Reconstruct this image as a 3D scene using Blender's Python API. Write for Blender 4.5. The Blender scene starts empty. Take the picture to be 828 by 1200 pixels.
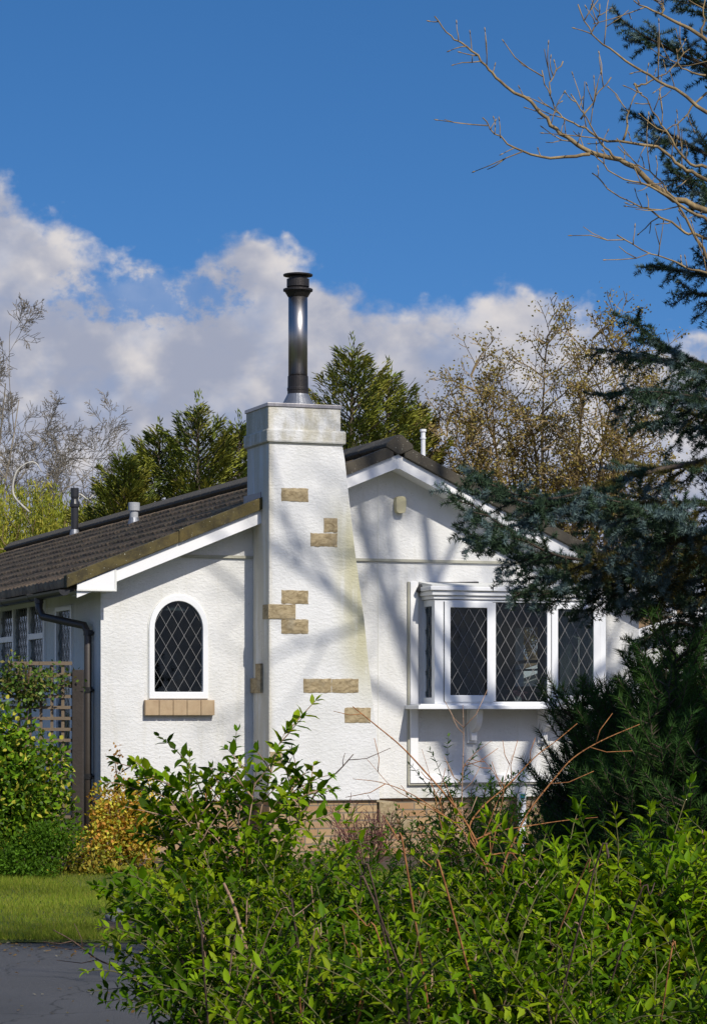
import bpy, math, random
import numpy as np
from mathutils import Vector, Matrix
from mathutils.geometry import tessellate_polygon
random.seed(7); RNG = np.random.default_rng(7)
S = bpy.context.scene
COL = S.collection
R = math.radians
F = 3000.0; HOR = 830.0; CX = 414.0; EYE = 1.75          # focal length and horizon of the photograph in its pixels, eye height in metres
# ------------------------------------------------------------------ camera
cd = bpy.data.cameras.new('camera'); cam = bpy.data.objects.new('camera', cd); COL.objects.link(cam)
cam.location = (0, 0, EYE); cam.rotation_euler = (R(90), 0, 0)
cd.sensor_fit = 'HORIZONTAL'; cd.sensor_width = 36; cd.lens = 36*F/828; cd.shift_y = (HOR-600)/828
cd.clip_start = 0.5; cd.clip_end = 3000
S.camera = cam
# ------------------------------------------------------------------ light
SUN_AZ, SUN_EL = R(29.6), R(41)                            # azimuth to the right of straight behind the camera
sd = Vector((math.sin(SUN_AZ)*math.cos(SUN_EL), -math.cos(SUN_AZ)*math.cos(SUN_EL), math.sin(SUN_EL)))
sl = bpy.data.lights.new('sun', 'SUN'); sl.energy = 4.5; sl.angle = R(0.8); sl.color = (1.0, 0.94, 0.84)
so = bpy.data.objects.new('sun', sl); COL.objects.link(so); so.rotation_euler = sd.to_track_quat('Z', 'Y').to_euler()
S.view_settings.view_transform = 'Standard'; S.view_settings.look = 'None'; S.view_settings.gamma = 1
S.view_settings.exposure = 0.0; S.view_settings.use_curve_mapping = False
S.render.engine = 'CYCLES'
S.cycles.max_bounces = 8; S.cycles.transparent_max_bounces = 12

class NT:
    """helper for building node trees"""
    def __init__(s, tree): s.t = tree; s.t.nodes.clear()
    def n(s, typ, ins=None, **kw):
        nd = s.t.nodes.new(typ)
        for k, v in kw.items(): setattr(nd, k, v)
        for k, v in (ins or {}).items():
            if isinstance(v, bpy.types.NodeSocket): s.t.links.new(v, nd.inputs[k])
            else: nd.inputs[k].default_value = v
        return nd
    def m(s, op, a, b=0.0, c=0.0, clamp=False):
        return s.n('ShaderNodeMath', {0: a, 1: b, 2: c}, operation=op, use_clamp=clamp).outputs[0]
    def mix(s, f, a, b, blend='MIX'):
        nd = s.n('ShaderNodeMix', data_type='RGBA', blend_type=blend)
        for k, v in ((0, f), (6, a), (7, b)):
            if isinstance(v, bpy.types.NodeSocket): s.t.links.new(v, nd.inputs[k])
            else: nd.inputs[k].default_value = v if k == 0 else (tuple(v)+(1,))[:4]
        return nd.outputs[2]
    def ramp(s, v, lo, hi):
        nd = s.n('ShaderNodeMapRange', {0: v, 1: lo, 2: hi}, interpolation_type='SMOOTHSTEP'); return nd.outputs[0]
    def noise(s, vec, scale, detail=3, rough=.5, out=0, dist=0.0):
        return s.n('ShaderNodeTexNoise', {'Vector': vec, 'Scale': scale, 'Detail': detail, 'Roughness': rough, 'Distortion': dist}).outputs[out]
    def scale(s, vec, sc):
        return s.n('ShaderNodeVectorMath', {0: vec, 1: sc}, operation='MULTIPLY').outputs[0]

# ------------------------------------------------------------------ sky with cumulus clouds
W = bpy.data.worlds.new('World'); S.world = W; W.use_nodes = True
N = NT(W.node_tree)
tc = N.n('ShaderNodeTexCoord').outputs['Generated']
sx = N.n('ShaderNodeSeparateXYZ', {0: tc}); X_, Y_, Z_ = sx.outputs
zz = N.m('ADD', N.m('MULTIPLY', N.m('MAXIMUM', Z_, 0.0), 1.5), 0.17)
skyv = N.n('ShaderNodeVectorMath', {0: N.n('ShaderNodeCombineXYZ', {0: X_, 1: Y_, 2: zz}).outputs[0]}, operation='NORMALIZE').outputs[0]
sky = N.n('ShaderNodeTexSky', {0: skyv}, sky_type='NISHITA', sun_disc=False, sun_elevation=SUN_EL, sun_rotation=R(180)-SUN_AZ,
          altitude=0, air_density=1.0, dust_density=0.5, ozone_density=2.6)
blue = N.n('ShaderNodeHueSaturation', {'Saturation': 1.31, 'Value': 1.0, 'Color': sky.outputs[0]}).outputs[0]
blue = N.mix(1.0, blue, (1.10, 1.03, 1.07), 'MULTIPLY')
az = N.m('ARCTAN2', X_, Y_)
el = N.m('ARCSINE', Z_)
cv = N.n('ShaderNodeCombineXYZ', {0: N.m('MULTIPLY', az, 30.0), 1: N.m('MULTIPLY', el, 36.0)}).outputs[0]
u = N.m('ADD', N.m('DIVIDE', az, 0.56), 0.5, clamp=True)
fc = N.n('ShaderNodeFloatCurve', {1: u}); cu = fc.mapping.curves[0]
edge = [(-400, 300), (-200, 240), (0, 222), (55, 262), (110, 292), (165, 305), (205, 312), (235, 296), (290, 270), (330, 285), (375, 312), (400, 345), (440, 352), (500, 345), (575, 332), (640, 350), (690, 378), (830, 388), (1000, 340), (1200, 300)]
pts = [(.5+(px-CX)/F/.56, (HOR-py)/F/.25) for px, py in edge]
cu.points[0].location = (0, pts[0][1]); cu.points[1].location = (1, pts[-1][1])
for p in pts: cu.points.new(*p)
fc.mapping.update()
top = N.m('MULTIPLY', fc.outputs[0], 0.25)
n1 = N.noise(cv, 1.3, 6, .55, dist=.25); n2 = N.noise(cv, 4.2, 6, .6)
vor = N.n('ShaderNodeTexVoronoi', {'Vector': N.n('ShaderNodeVectorMath', {0: cv, 1: N.scale(N.noise(cv, 2.5, 3, .5, out=1), (1.0, 1.0, 1.0))}, operation='ADD').outputs[0], 'Scale': 1.6, 'Smoothness': .7}, feature='SMOOTH_F1').outputs[0]
wob = N.m('ADD', N.m('MULTIPLY', N.m('SUBTRACT', n1, .5), .035), N.m('MULTIPLY', N.m('SUBTRACT', n2, .5), .015))
wob = N.m('ADD', wob, N.m('MULTIPLY', N.m('SUBTRACT', .35, vor), .015))
d = N.m('SUBTRACT', N.m('ADD', top, wob), el)
mask = N.ramp(d, -0.003, 0.012)
# a window of blue inside the bank
def blob(px, py, rx, ry):
    a = N.m('POWER', N.m('DIVIDE', N.m('SUBTRACT', az, (px-CX)/F), rx/F), 2.0)
    b = N.m('POWER', N.m('DIVIDE', N.m('SUBTRACT', el, (HOR-py)/F), ry/F), 2.0)
    return N.m('ADD', a, b)
h = N.m('ADD', blob(178, 350, 90, 30), N.m('MULTIPLY', N.m('SUBTRACT', n2, .5), 6.0))
hole = N.m('SUBTRACT', 1.0, N.ramp(h, 0.2, 2.0))
mask = N.m('MULTIPLY', mask, N.m('SUBTRACT', 1.0, N.m('MULTIPLY', hole, .75)))
mask = N.m('MULTIPLY', mask, N.m('ADD', .8, N.m('MULTIPLY', N.ramp(n1, .3, .55), .2)))
# light and dark of the cloud's billows
sh = N.m('ADD', N.m('MULTIPLY', N.noise(N.n('ShaderNodeVectorMath', {0: cv, 1: (3.1, 7.7, 0)}, operation='ADD').outputs[0], 1.1, 5, .5, dist=.3), 1.0),
         N.m('MULTIPLY', N.m('SUBTRACT', .3, vor), .45))
sh = N.m('ADD', sh, N.m('MULTIPLY', N.m('SUBTRACT', 1.0, N.ramp(d, 0.0, .05)), .16))
lit = N.ramp(sh, .30, .86)
ccol = N.mix(lit, (2.7, 2.95, 3.8), (5.5, 5.25, 5.25))
final = N.mix(mask, blue, ccol)
bg = N.n('ShaderNodeBackground', {'Color': final, 'Strength': 0.13})
N.n('ShaderNodeOutputWorld', {0: bg.outputs[0]})

# ------------------------------------------------------------------ helpers
def P(px, py, Y): return Vector(((px-CX)/F*Y, Y, EYE+(HOR-py)/F*Y))
def at(px, Y): return (P(px, 0, Y).x, Y, 0)
def hgt(py, Y): return P(0, py, Y).z
TH = math.atan2(1098, F)                                    # the bungalow is turned by this much
A0 = Vector(((463-CX)/F*29.0, 29.0, 0))
ROT = Matrix.Rotation(TH, 3, 'Z'); INV = ROT.inverted()
CO = INV @ (Vector((0, 0, EYE))-A0)
def hit(px, py, n, c):
    """where the sight line of a photo pixel meets the plane n.p = c, in the bungalow's own axes"""
    dr = INV @ Vector(((px-CX)/F, 1, (HOR-py)/F)); n = Vector(n)
    return CO + dr*((c-n.dot(CO))/n.dot(dr))
def G(px, py, t=0.0): p = hit(px, py, (0, 1, 0), t); return (p.x, p.z)
def SW(px, py, s): p = hit(px, py, (1, 0, 0), s); return (p.y, p.z)
def w2l(p): return INV @ (Vector(p)-A0)
def l2w(p): return ROT @ Vector(p) + A0

def set_props(o, label, cat, group=None):
    if label: o['label'] = label
    if cat: o['category'] = cat
    if group: o['group'] = group
    return o
def empty(name, loc, label, cat, group=None, rz=0):
    o = bpy.data.objects.new(name, None); COL.objects.link(o); o.location = loc; o.rotation_euler[2] = rz; o.empty_display_size = .2
    return set_props(o, label, cat, group)
class MB:
    def __init__(s): s.v = []; s.f = []
    def add(s, vs, fs):
        k = len(s.v); s.v += [tuple(v) for v in vs]; s.f += [tuple(i+k for i in f) for f in fs]; return s
    def box(s, x0, x1, y0, y1, z0, z1):
        x0, x1 = sorted((x0, x1)); y0, y1 = sorted((y0, y1)); z0, z1 = sorted((z0, z1))
        return s.add([(x, y, z) for z in (z0, z1) for y in (y0, y1) for x in (x0, x1)],
                     [(0, 2, 3, 1), (4, 5, 7, 6), (0, 1, 5, 4), (2, 6, 7, 3), (0, 4, 6, 2), (1, 3, 7, 5)])
    def prism(s, loops, a, b, axis='y'):
        """extrude 2D loops (first one the outline, the others holes) between a and b"""
        if isinstance(loops[0][0], (int, float)): loops = [loops]
        def mk(p, c): return (p[0], c, p[1]) if axis == 'y' else ((c, p[0], p[1]) if axis == 'x' else (p[0], p[1], c))
        flat = [p for L in loops for p in L]; n = len(flat)
        tris = tessellate_polygon([[Vector((p[0], p[1], 0)) for p in L] for L in loops])
        vs = [mk(p, a) for p in flat]+[mk(p, b) for p in flat]
        fs = [t for t in tris]+[(t[0]+n, t[2]+n, t[1]+n) for t in tris]
        k = 0
        for L in loops:
            m = len(L)
            for i in range(m): j = (i+1) % m; fs.append((k+i, k+j, k+j+n, k+i+n))
            k += m
        return s.add(vs, fs)
    def tube(s, pts, rad, n=6, cap=True):
        pts = [Vector(p) for p in pts]; m = len(pts)
        if isinstance(rad, (int, float)): rad = [rad]*m
        ref = None; vs = []
        for i, p in enumerate(pts):
            t = (pts[min(i+1, m-1)]-pts[max(i-1, 0)])
            if t.length < 1e-9: t = Vector((0, 0, 1))
            t.normalize()
            if ref is None: ref = t.orthogonal().normalized()
            ref = (ref-t*ref.dot(t));
            if ref.length < 1e-6: ref = t.orthogonal()
            ref.normalize(); b = t.cross(ref)
            for k in range(n):
                a = 2*math.pi*k/n; vs.append(p+(ref*math.cos(a)+b*math.sin(a))*rad[i])
        fs = [(i*n+k, i*n+(k+1) % n, (i+1)*n+(k+1) % n, (i+1)*n+k) for i in range(m-1) for k in range(n)]
        if cap: fs += [tuple(range(n))[::-1], tuple((m-1)*n+k for k in range(n))]
        return s.add(vs, fs)
    def lathe(s, c, prof, n=24):
        """profile of (radius, height) turned about the vertical through c"""
        vs = [(c[0]+r*math.cos(2*math.pi*k/n), c[1]+r*math.sin(2*math.pi*k/n), c[2]+z) for r, z in prof for k in range(n)]
        m = len(prof)
        fs = [(i*n+k, i*n+(k+1) % n, (i+1)*n+(k+1) % n, (i+1)*n+k) for i in range(m-1) for k in range(n)]
        fs += [tuple(range(n))[::-1], tuple((m-1)*n+k for k in range(n))]
        return s.add(vs, fs)
    def build(s, name, mat, parent=None, smooth=False, bevel=0, label=None, cat=None, group=None, kind=None):
        me = bpy.data.meshes.new(name); me.from_pydata(s.v, [], s.f); me.materials.append(mat)
        bm_fix(me)
        if smooth: me.polygons.foreach_set('use_smooth', [True]*len(me.polygons))
        o = bpy.data.objects.new(name, me); COL.objects.link(o); o.parent = parent
        if bevel:
            md = o.modifiers.new('b', 'BEVEL'); md.width = bevel; md.segments = 2; md.limit_method = 'ANGLE'
        set_props(o, label, cat, group)
        if kind: o['kind'] = kind
        return o
def bm_fix(me):
    import bmesh
    b = bmesh.new(); b.from_mesh(me); bmesh.ops.recalc_face_normals(b, faces=b.faces); b.to_mesh(me); b.free()
def npmesh(name, V, T, mat, parent=None, col=None, smooth=False, label=None, cat=None, group=None, kind=None, loc=None):
    """mesh from numpy vertices and triangles, col = colour per vertex"""
    V = np.asarray(V, dtype=np.float32).reshape(-1, 3); T = np.asarray(T, dtype=np.int32).reshape(-1, 3)
    if loc is not None: V = V-np.array(loc, dtype=np.float32)
    me = bpy.data.meshes.new(name)
    me.vertices.add(len(V)); me.vertices.foreach_set('co', V.ravel())
    me.loops.add(T.size); me.loops.foreach_set('vertex_index', T.ravel())
    me.polygons.add(len(T)); me.polygons.foreach_set('loop_start', np.arange(0, T.size, 3, dtype=np.int32))
    me.polygons.foreach_set('loop_total', np.full(len(T), 3, dtype=np.int32))
    if smooth: me.polygons.foreach_set('use_smooth', np.ones(len(T), dtype=bool))
    me.update(calc_edges=True)
    if col is not None:
        at = me.color_attributes.new('tint', 'FLOAT_COLOR', 'POINT')
        c = np.ones((len(V), 4), dtype=np.float32); c[:, :3] = col; at.data.foreach_set('color', c.ravel())
    me.materials.append(mat)
    o = bpy.data.objects.new(name, me); COL.objects.link(o); o.parent = parent
    if loc is not None and parent is None: o.location = loc
    set_props(o, label, cat, group)
    if kind: o['kind'] = kind
    return o
def nrm(a): return a/np.maximum(np.linalg.norm(a, axis=-1, keepdims=True), 1e-9)
LEAF_V = np.array([[0, 0, 0], [.32, 0, -.03], [.68, 0, -.02], [1, 0, -.12], [.30, .46, .05], [.66, .36, .03], [.30, -.46, .05], [.66, -.36, .03]])
LEAF_T = np.array([[0, 1, 4], [0, 6, 1], [1, 2, 5], [1, 5, 4], [1, 6, 7], [1, 7, 2], [2, 3, 5], [2, 7, 3]])
DIA_V = np.array([[0, 0, 0], [.5, .5, .06], [1, 0, -.06], [.5, -.5, .06]]); DIA_T = np.array([[0, 2, 1], [0, 3, 2]])
TRI_V = np.array([[0, .5, 0], [0, -.5, 0], [1, 0, 0]]); TRI_T = np.array([[0, 1, 2]])
def leaves(pos, axis, up, L, Wd, tmpl=(LEAF_V, LEAF_T)):
    """one leaf-shaped face set per position; returns vertices, triangles, index of the leaf each vertex belongs to"""
    pos = np.asarray(pos, float); n = len(pos); ax = nrm(np.asarray(axis, float)); up = np.asarray(up, float)
    side = nrm(np.cross(up, ax)); nn = np.cross(ax, side)
    L = np.broadcast_to(L, n)[:, None, None]; Wd = np.broadcast_to(Wd, n)[:, None, None]
    tv, tt = tmpl
    V = pos[:, None, :]+ax[:, None, :]*tv[None, :, 0:1]*L+side[:, None, :]*tv[None, :, 1:2]*Wd+nn[:, None, :]*tv[None, :, 2:3]*L
    T = tt[None]+(np.arange(n)*len(tv))[:, None, None]
    return V.reshape(-1, 3), T.reshape(-1, 3), np.repeat(np.arange(n), len(tv))
def rdir(n): return nrm(RNG.normal(size=(n, 3)))
def palette(n, cols, jit=.18):
    c = np.array(cols)[RNG.integers(0, len(cols), n)]
    return c*(1+RNG.uniform(-jit, jit, (n, 1)))

# ------------------------------------------------------------------ materials
def mat(name, build):
    m = bpy.data.materials.new(name); m.use_nodes = True; n = NT(m.node_tree)
    out = build(n); n.n('ShaderNodeOutputMaterial', {0: out}); return m
def pbsdf(n, color, rough=.6, normal=None, metal=0.0, spec=.5, **kw):
    ins = {'Base Color': color if isinstance(color, bpy.types.NodeSocket) else tuple(color)+(1,), 'Roughness': rough, 'Metallic': metal, 'Specular IOR Level': spec}
    if normal is not None: ins['Normal'] = normal
    ins.update(kw)
    return n.n('ShaderNodeBsdfPrincipled', ins).outputs[0]
def bump(n, h, dist, st=1.0): return n.n('ShaderNodeBump', {'Height': h, 'Distance': dist, 'Strength': st}).outputs[0]
def ocoord(n): return n.n('ShaderNodeTexCoord').outputs['Object']
def simple(name, c, rough=.6, var=.15, nscale=8, metal=0.0, bumpd=0.002, spec=.5):
    def b(n):
        o = ocoord(n); f = n.noise(o, nscale, 5, .6); c2 = tuple(x*(1-var) for x in c)
        return pbsdf(n, n.mix(f, c2, tuple(min(x*(1+var), 1) for x in c)), rough, bump(n, n.noise(o, nscale*6, 4), bumpd), metal, spec)
    return mat(name, b)
def stucco(name, stain=False):
    def b(n):
        o = ocoord(n)
        a = n.noise(n.scale(o, (1, 1, 1.7)), 21, 4, .6, dist=.3); f = n.noise(o, 75, 4, .65); big = n.noise(o, 5, 3, .5)
        hgt = n.m('ADD', n.m('MULTIPLY', n.ramp(a, .35, .7), n.m('ADD', .3, big)), n.m('MULTIPLY', f, .55))
        dirt = n.noise(o, 1.6, 5, .6)
        col = n.mix(n.ramp(dirt, .35, .75), (.70, .70, .69), (.61, .61, .59))
        streak = n.noise(n.scale(o, (9, 9, .8)), 1.0, 4, .6)
        if stain:
            s = n.n('ShaderNodeSeparateXYZ', {0: o}); x, y, z = s.outputs
            # green streak down the sloping right shoulder, brown ones under the cap
            xr = n.m('SUBTRACT', n.m('MULTIPLY', n.m('SUBTRACT', z, STZ), STK), n.m('SUBTRACT', x, STX))   # distance left of the sloping edge
            band = n.m('MULTIPLY', n.ramp(xr, .42, .05), n.m('MULTIPLY', n.ramp(z, 1.5, 2.5), n.ramp(z, 4.3, 3.5)))
            band = n.m('MULTIPLY', band, n.ramp(n.m('ADD', n.m('MULTIPLY', streak, .6), n.m('MULTIPLY', dirt, .5)), .30, .55))
            col = n.mix(n.m('MULTIPLY', band, .75), col, (.42, .39, .20))
            e2 = n.m('MULTIPLY', n.ramp(n.m('ABSOLUTE', n.m('SUBTRACT', x, STL)), .09, .0), n.ramp(streak, .3, .6))
            col = n.mix(n.m('MULTIPLY', e2, .6), col, (.52, .47, .34))
            ct = n.m('MULTIPLY', n.ramp(z, CAPZ-.02, CAPZ+.05), n.ramp(n.noise(n.scale(o, (5, 5, 1.6)), 1.2, 5, .65), .35, .62))
            col = n.mix(n.m('MULTIPLY', ct, .8), col, (.42, .39, .29))
        else:
            s = n.n('ShaderNodeSeparateXYZ', {0: o}); z = s.outputs[2]
            lo = n.m('MULTIPLY', n.ramp(z, 1.15, .65), n.ramp(streak, .3, .7))
            col = n.mix(n.m('MULTIPLY', lo, .5), col, (.50, .50, .38))
            col = n.mix(n.m('MULTIPLY', n.ramp(streak, .52, .75), .35), col, (.52, .50, .42)); col = n.mix(n.m('MULTIPLY', n.ramp(n.noise(o, 40, 2), .68, .72), .6), col, (.35, .33, .27))
        return pbsdf(n, col, .85, bump(n, hgt, .010, .38), spec=.25)
    return mat(name, b)
# ---- numbers of the bungalow the stain patterns need
TC = -0.58                                                  # front face of the chimney
STX, STZ = G(411.6, 605, TC); _b = G(437, 830, TC); STK = (_b[0]-STX)/(_b[1]-STZ)
STL = G(315, 700, TC)[0]; CAPZ = G(360, 520, TC)[1]
M = {}
M['stucco'] = stucco('white_render'); M['stucco_chimney'] = stucco('stained_white_render', True)
M['upvc'] = simple('white_plastic', (.78, .79, .80), .35, .04, 3, bumpd=.0004)
M['board'] = simple('white_painted_board', (.80, .80, .80), .45, .05, 3, bumpd=.0006)
M['trim'] = simple('cream_trim', (.70, .70, .66), .6, .06, 4)
M['batten'] = simple('grey_batten', (.38, .37, .30), .8, .2, 6)
M['black'] = simple('black_plastic', (.022, .022, .024), .35, .2, 8, bumpd=.0006)
M['brownpipe'] = simple('dark_brown_plastic', (.05, .042, .036), .4, .2, 8, bumpd=.0006)
M['sooty'] = simple('sooty_metal', (.045, .040, .038), .5, .35, 14, metal=.6)
M['lead'] = simple('lead_sheet', (.22, .23, .25), .45, .25, 12, metal=.5)
M['came'] = simple('lead_came', (.17, .17, .17), .5, .1, 12, metal=.1)
M['greyvent'] = simple('grey_vent_plastic', (.36, .37, .38), .5, .2, 10)
M['darkwood'] = simple('dark_timber', (.035, .027, .022), .8, .35, 7, bumpd=.004)
M['slat'] = simple('weathered_timber', (.16, .12, .08), .85, .25, 9, bumpd=.003)
M['lamp'] = simple('yellowed_plastic', (.60, .54, .33), .5, .1, 8)
M['curtain'] = simple('grey_curtain', (.45, .47, .46), .9, .1, 5)
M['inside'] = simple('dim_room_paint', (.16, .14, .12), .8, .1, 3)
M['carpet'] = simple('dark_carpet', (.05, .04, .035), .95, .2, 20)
M['vase'] = simple('white_ceramic', (.7, .68, .66), .3, .05, 5)
M['petal'] = simple('pink_petals', (.65, .30, .36), .7, .25, 30)
M['felt'] = simple('black_roofing_felt', (.03, .03, .032), .8, .3, 12, bumpd=.004)
M['kerb'] = simple('worn_concrete', (.15, .155, .16), .9, .35, 5, bumpd=.003)
def steel(n):
    o = ocoord(n); f = n.noise(n.scale(o, (22, 22, .5)), 2, 3)
    return pbsdf(n, n.mix(f, (.20, .19, .19), (.50, .48, .47)), .38, None, 1.0)
M['steel'] = mat('brushed_steel', steel)
def stone(n):
    o = ocoord(n); f = n.noise(n.scale(o, (1, 1, 2)), 11, 5, .65, dist=1.2)
    c = n.mix(n.ramp(f, .3, .7), (.22, .165, .085), (.42, .335, .20)); g = n.noise(o, 5, 3)
    c = n.mix(n.m('MULTIPLY', n.ramp(g, .5, .75), .5), c, (.30, .28, .22))
    return pbsdf(n, c, .9, bump(n, f, .008, .8))
M['stone'] = mat('sandstone', stone)
def sillstone(n):
    o = ocoord(n); f = n.noise(o, 9, 5, .65, dist=.5)
    return pbsdf(n, n.mix(f, (.28, .18, .10), (.52, .40, .25)), .8, bump(n, f, .003))
M['sillstone'] = mat('tan_stone_block', sillstone)
def brick(n):
    o = ocoord(n); s = n.n('ShaderNodeSeparateXYZ', {0: o}); v = n.n('ShaderNodeCombineXYZ', {0: n.m('ADD', s.outputs[0], s.outputs[1]), 1: s.outputs[2]}).outputs[0]
    t = n.n('ShaderNodeTexBrick', {'Vector': v, 'Color1': (.34, .17, .08, 1), 'Color2': (.52, .36, .18, 1), 'Mortar': (.17, .15, .12, 1), 'Scale': 1.0, 'Mortar Size': .008, 'Brick Width': .30, 'Row Height': .085, 'Bias': .0})
    f = n.noise(v, 3.2, 4, .6); f2 = n.noise(o, 30, 4)
    c = n.mix(n.ramp(f, .4, .65), t.outputs[0], (.36, .30, .22), 'MIX'); c = n.mix(.5, t.outputs[0], c)
    c = n.mix(n.m('MULTIPLY', f2, .5), c, (.2, .14, .08))
    hh = n.m('SUBTRACT', n.m('MULTIPLY', f2, .2), t.outputs[1])
    return pbsdf(n, c, .9, bump(n, hh, .006))
M['brick'] = mat('buff_brick', brick)
def tile(n):
    o = ocoord(n); f = n.noise(o, 3.5, 6, .7); g = n.noise(o, 26, 5, .7); ml = n.noise(o, 9, 4, .7)
    c = n.mix(n.ramp(f, .3, .7), (.16, .10, .055), (.42, .28, .15)); c = n.mix(n.m('MULTIPLY', g, .45), c, (.06, .05, .04))
    c = n.mix(n.m('MULTIPLY', n.ramp(ml, .52, .68), .6), c, (.115, .105, .035))
    c = n.mix(n.ramp(n.noise(o, 60, 2), .70, .74), c, (.3, .29, .24))
    return pbsdf(n, c, .9, bump(n, g, .006))
M['tile'] = mat('weathered_concrete_tile', tile)
def verge(n):
    o = ocoord(n); f = n.noise(o, 7, 6, .7); g = n.noise(o, 2.2, 4)
    c = n.mix(n.ramp(f, .32, .62), (.038, .031, .016), (.095, .075, .026)); c = n.mix(n.m('MULTIPLY', n.ramp(g, .50, .8), .6), c, (.15, .10, .02))
    s = n.n('ShaderNodeSeparateXYZ', {0: o}); c = n.mix(n.ramp(s.outputs[0], -1.7, -.6), c, n.mix(f, (.045, .040, .034), (.10, .085, .06)))
    c = n.mix(n.ramp(n.noise(o, 45, 2), .68, .73), c, (.45, .44, .35))
    return pbsdf(n, c, .95, bump(n, f, .01))
M['verge'] = mat('mossy_verge_tile', verge)
def glass(n):
    o = ocoord(n)
    fr = n.n('ShaderNodeFresnel', {'IOR': 1.5, 'Normal': bump(n, n.noise(o, 2.5, 2), .006, .25)}).outputs[0]
    g = n.n('ShaderNodeBsdfGlossy', {'Color': (.9, .95, 1, 1), 'Roughness': .03, 'Normal': bump(n, n.noise(o, 2.5, 2), .006, .4)}).outputs[0]
    t = n.n('ShaderNodeBsdfTransparent', {'Color': (.55, .60, .60, 1)}).outputs[0]
    return n.n('ShaderNodeMixShader', {0: n.m('MULTIPLY', fr, .75), 1: t, 2: g}).outputs[0]
M['glass'] = mat('window_glass', glass)
def foliage(name, trans=.35, rough=.5, spec=.3):
    def b(n):
        a = n.n('ShaderNodeAttribute', attribute_name='tint').outputs[0]
        p = pbsdf(n, a, rough, spec=spec*.3)
        t = n.n('ShaderNodeBsdfTranslucent', {0: n.mix(1.0, a, (1.7, 1.5, .4), 'MULTIPLY') if trans > .3 else a}).outputs[0]
        return n.n('ShaderNodeMixShader', {0: trans, 1: p, 2: t}).outputs[0]
    return mat(name, b)
M['leaf'] = foliage('green_leaves', .36, .5, .3); M['gloss_leaf'] = foliage('glossy_leaves', .2, .38, .4); M['needle'] = foliage('needles', .12, .55, .3); M['grass'] = foliage('grass_blades', .32, .6, .2)
def bark(name, c1, c2, sc=18):
    def b(n):
        o = ocoord(n); f = n.noise(n.scale(o, (1, 1, .35)), sc, 5, .65)
        return pbsdf(n, n.mix(n.ramp(f, .3, .7), c1, c2), .9, bump(n, f, .004))
    return mat(name, b)
M['bark_tan'] = bark('lichened_tan_bark', (.13, .09, .045), (.36, .26, .12)); M['bark_grey'] = bark('grey_bark', (.14, .12, .09), (.28, .24, .18))
M['bark_olive'] = bark('mossy_bark', (.06, .045, .022), (.17, .125, .055), 8); M['bark_dark'] = bark('dark_bark', (.03, .022, .016), (.09, .065, .045))
M['stem_orange'] = bark('orange_brown_stem', (.20, .075, .025), (.42, .19, .065), 60); M['stem_pink'] = bark('pinkish_tan_stem', (.22, .13, .08), (.45, .30, .20), 50)
M['twig_brown'] = bark('brown_twig', (.05, .03, .022), (.14, .085, .06), 50); M['birch'] = bark('pale_birch_bark', (.35, .33, .28), (.6, .58, .52), 12)
M['stem_green'] = bark('green_stem', (.07, .09, .025), (.16, .13, .05), 50)
def groundm(n):
    o = ocoord(n); f = n.noise(o, .5, 6, .6); g = n.noise(o, 25, 5, .7)
    return pbsdf(n, n.mix(g, n.mix(f, (.045, .06, .015), (.09, .11, .02)), (.06, .05, .03)), .95, bump(n, g, .02))
M['ground'] = mat('rough_ground', groundm)
def lawnm(n):
    o = ocoord(n); f = n.noise(o, 1.2, 6, .65); g = n.noise(o, 60, 4, .7)
    c = n.mix(f, (.075, .11, .016), (.15, .17, .028)); return pbsdf(n, n.mix(n.m('MULTIPLY', g, .6), c, (.05, .07, .012)), .95, bump(n, g, .03))
M['lawn'] = mat('lawn_turf', lawnm)
def roadm(n):
    o = ocoord(n); g = n.noise(o, 130, 3, .8); f = n.noise(o, .9, 5, .6)
    c = n.mix(g, (.045, .045, .046), (.11, .11, .112)); c = n.mix(n.m('MULTIPLY', n.ramp(f, .4, .7), .5), c, (.10, .10, .105))
    cr = n.n('ShaderNodeTexVoronoi', {'Vector': n.n('ShaderNodeVectorMath', {0: o, 1: n.scale(n.noise(o, 1.5, 4, .6, out=1), (.8, .8, .8))}, operation='ADD').outputs[0], 'Scale': .7}, feature='DISTANCE_TO_EDGE').outputs[0]
    c = n.mix(n.m('MULTIPLY', n.ramp(cr, .012, .0), .7), c, (.015, .015, .014)); c = n.mix(n.ramp(n.noise(o, 45, 2), .72, .76), c, (.2, .19, .17))
    c = n.mix(n.m('MULTIPLY', n.ramp(n.noise(o, .35, 2), .5, .6), .35), c, (.04, .042, .046))
    return pbsdf(n, c, .85, bump(n, g, .010))
M['road'] = mat('asphalt', roadm)
def soilm(n):
    o = ocoord(n); g = n.noise(o, 14, 6, .7)
    return pbsdf(n, n.mix(n.ramp(g, .3, .7), (.035, .023, .015), (.12, .08, .05)), .95, bump(n, g, .05))
M['soil'] = mat('garden_soil', soilm)
# ------------------------------------------------------------------ ground
def sheet(name, pts, z, m, h=None):
    mb = MB()
    if h: mb.prism([(p[0], p[1]) for p in pts], z, z+h, 'z')
    else: mb.add([(p[0], p[1], z) for p in pts], [tuple(range(len(pts)))])
    return mb.build(name, m, kind='structure')
sheet('ground', [(-1500, -60), (1500, -60), (1500, 2500), (-1500, 2500)], -.03, M['ground'])
sheet('road', [(-60, -30), (60, -30), (60, 19.3), (-60, 19.3)], 0.0, M['road'])


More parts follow.
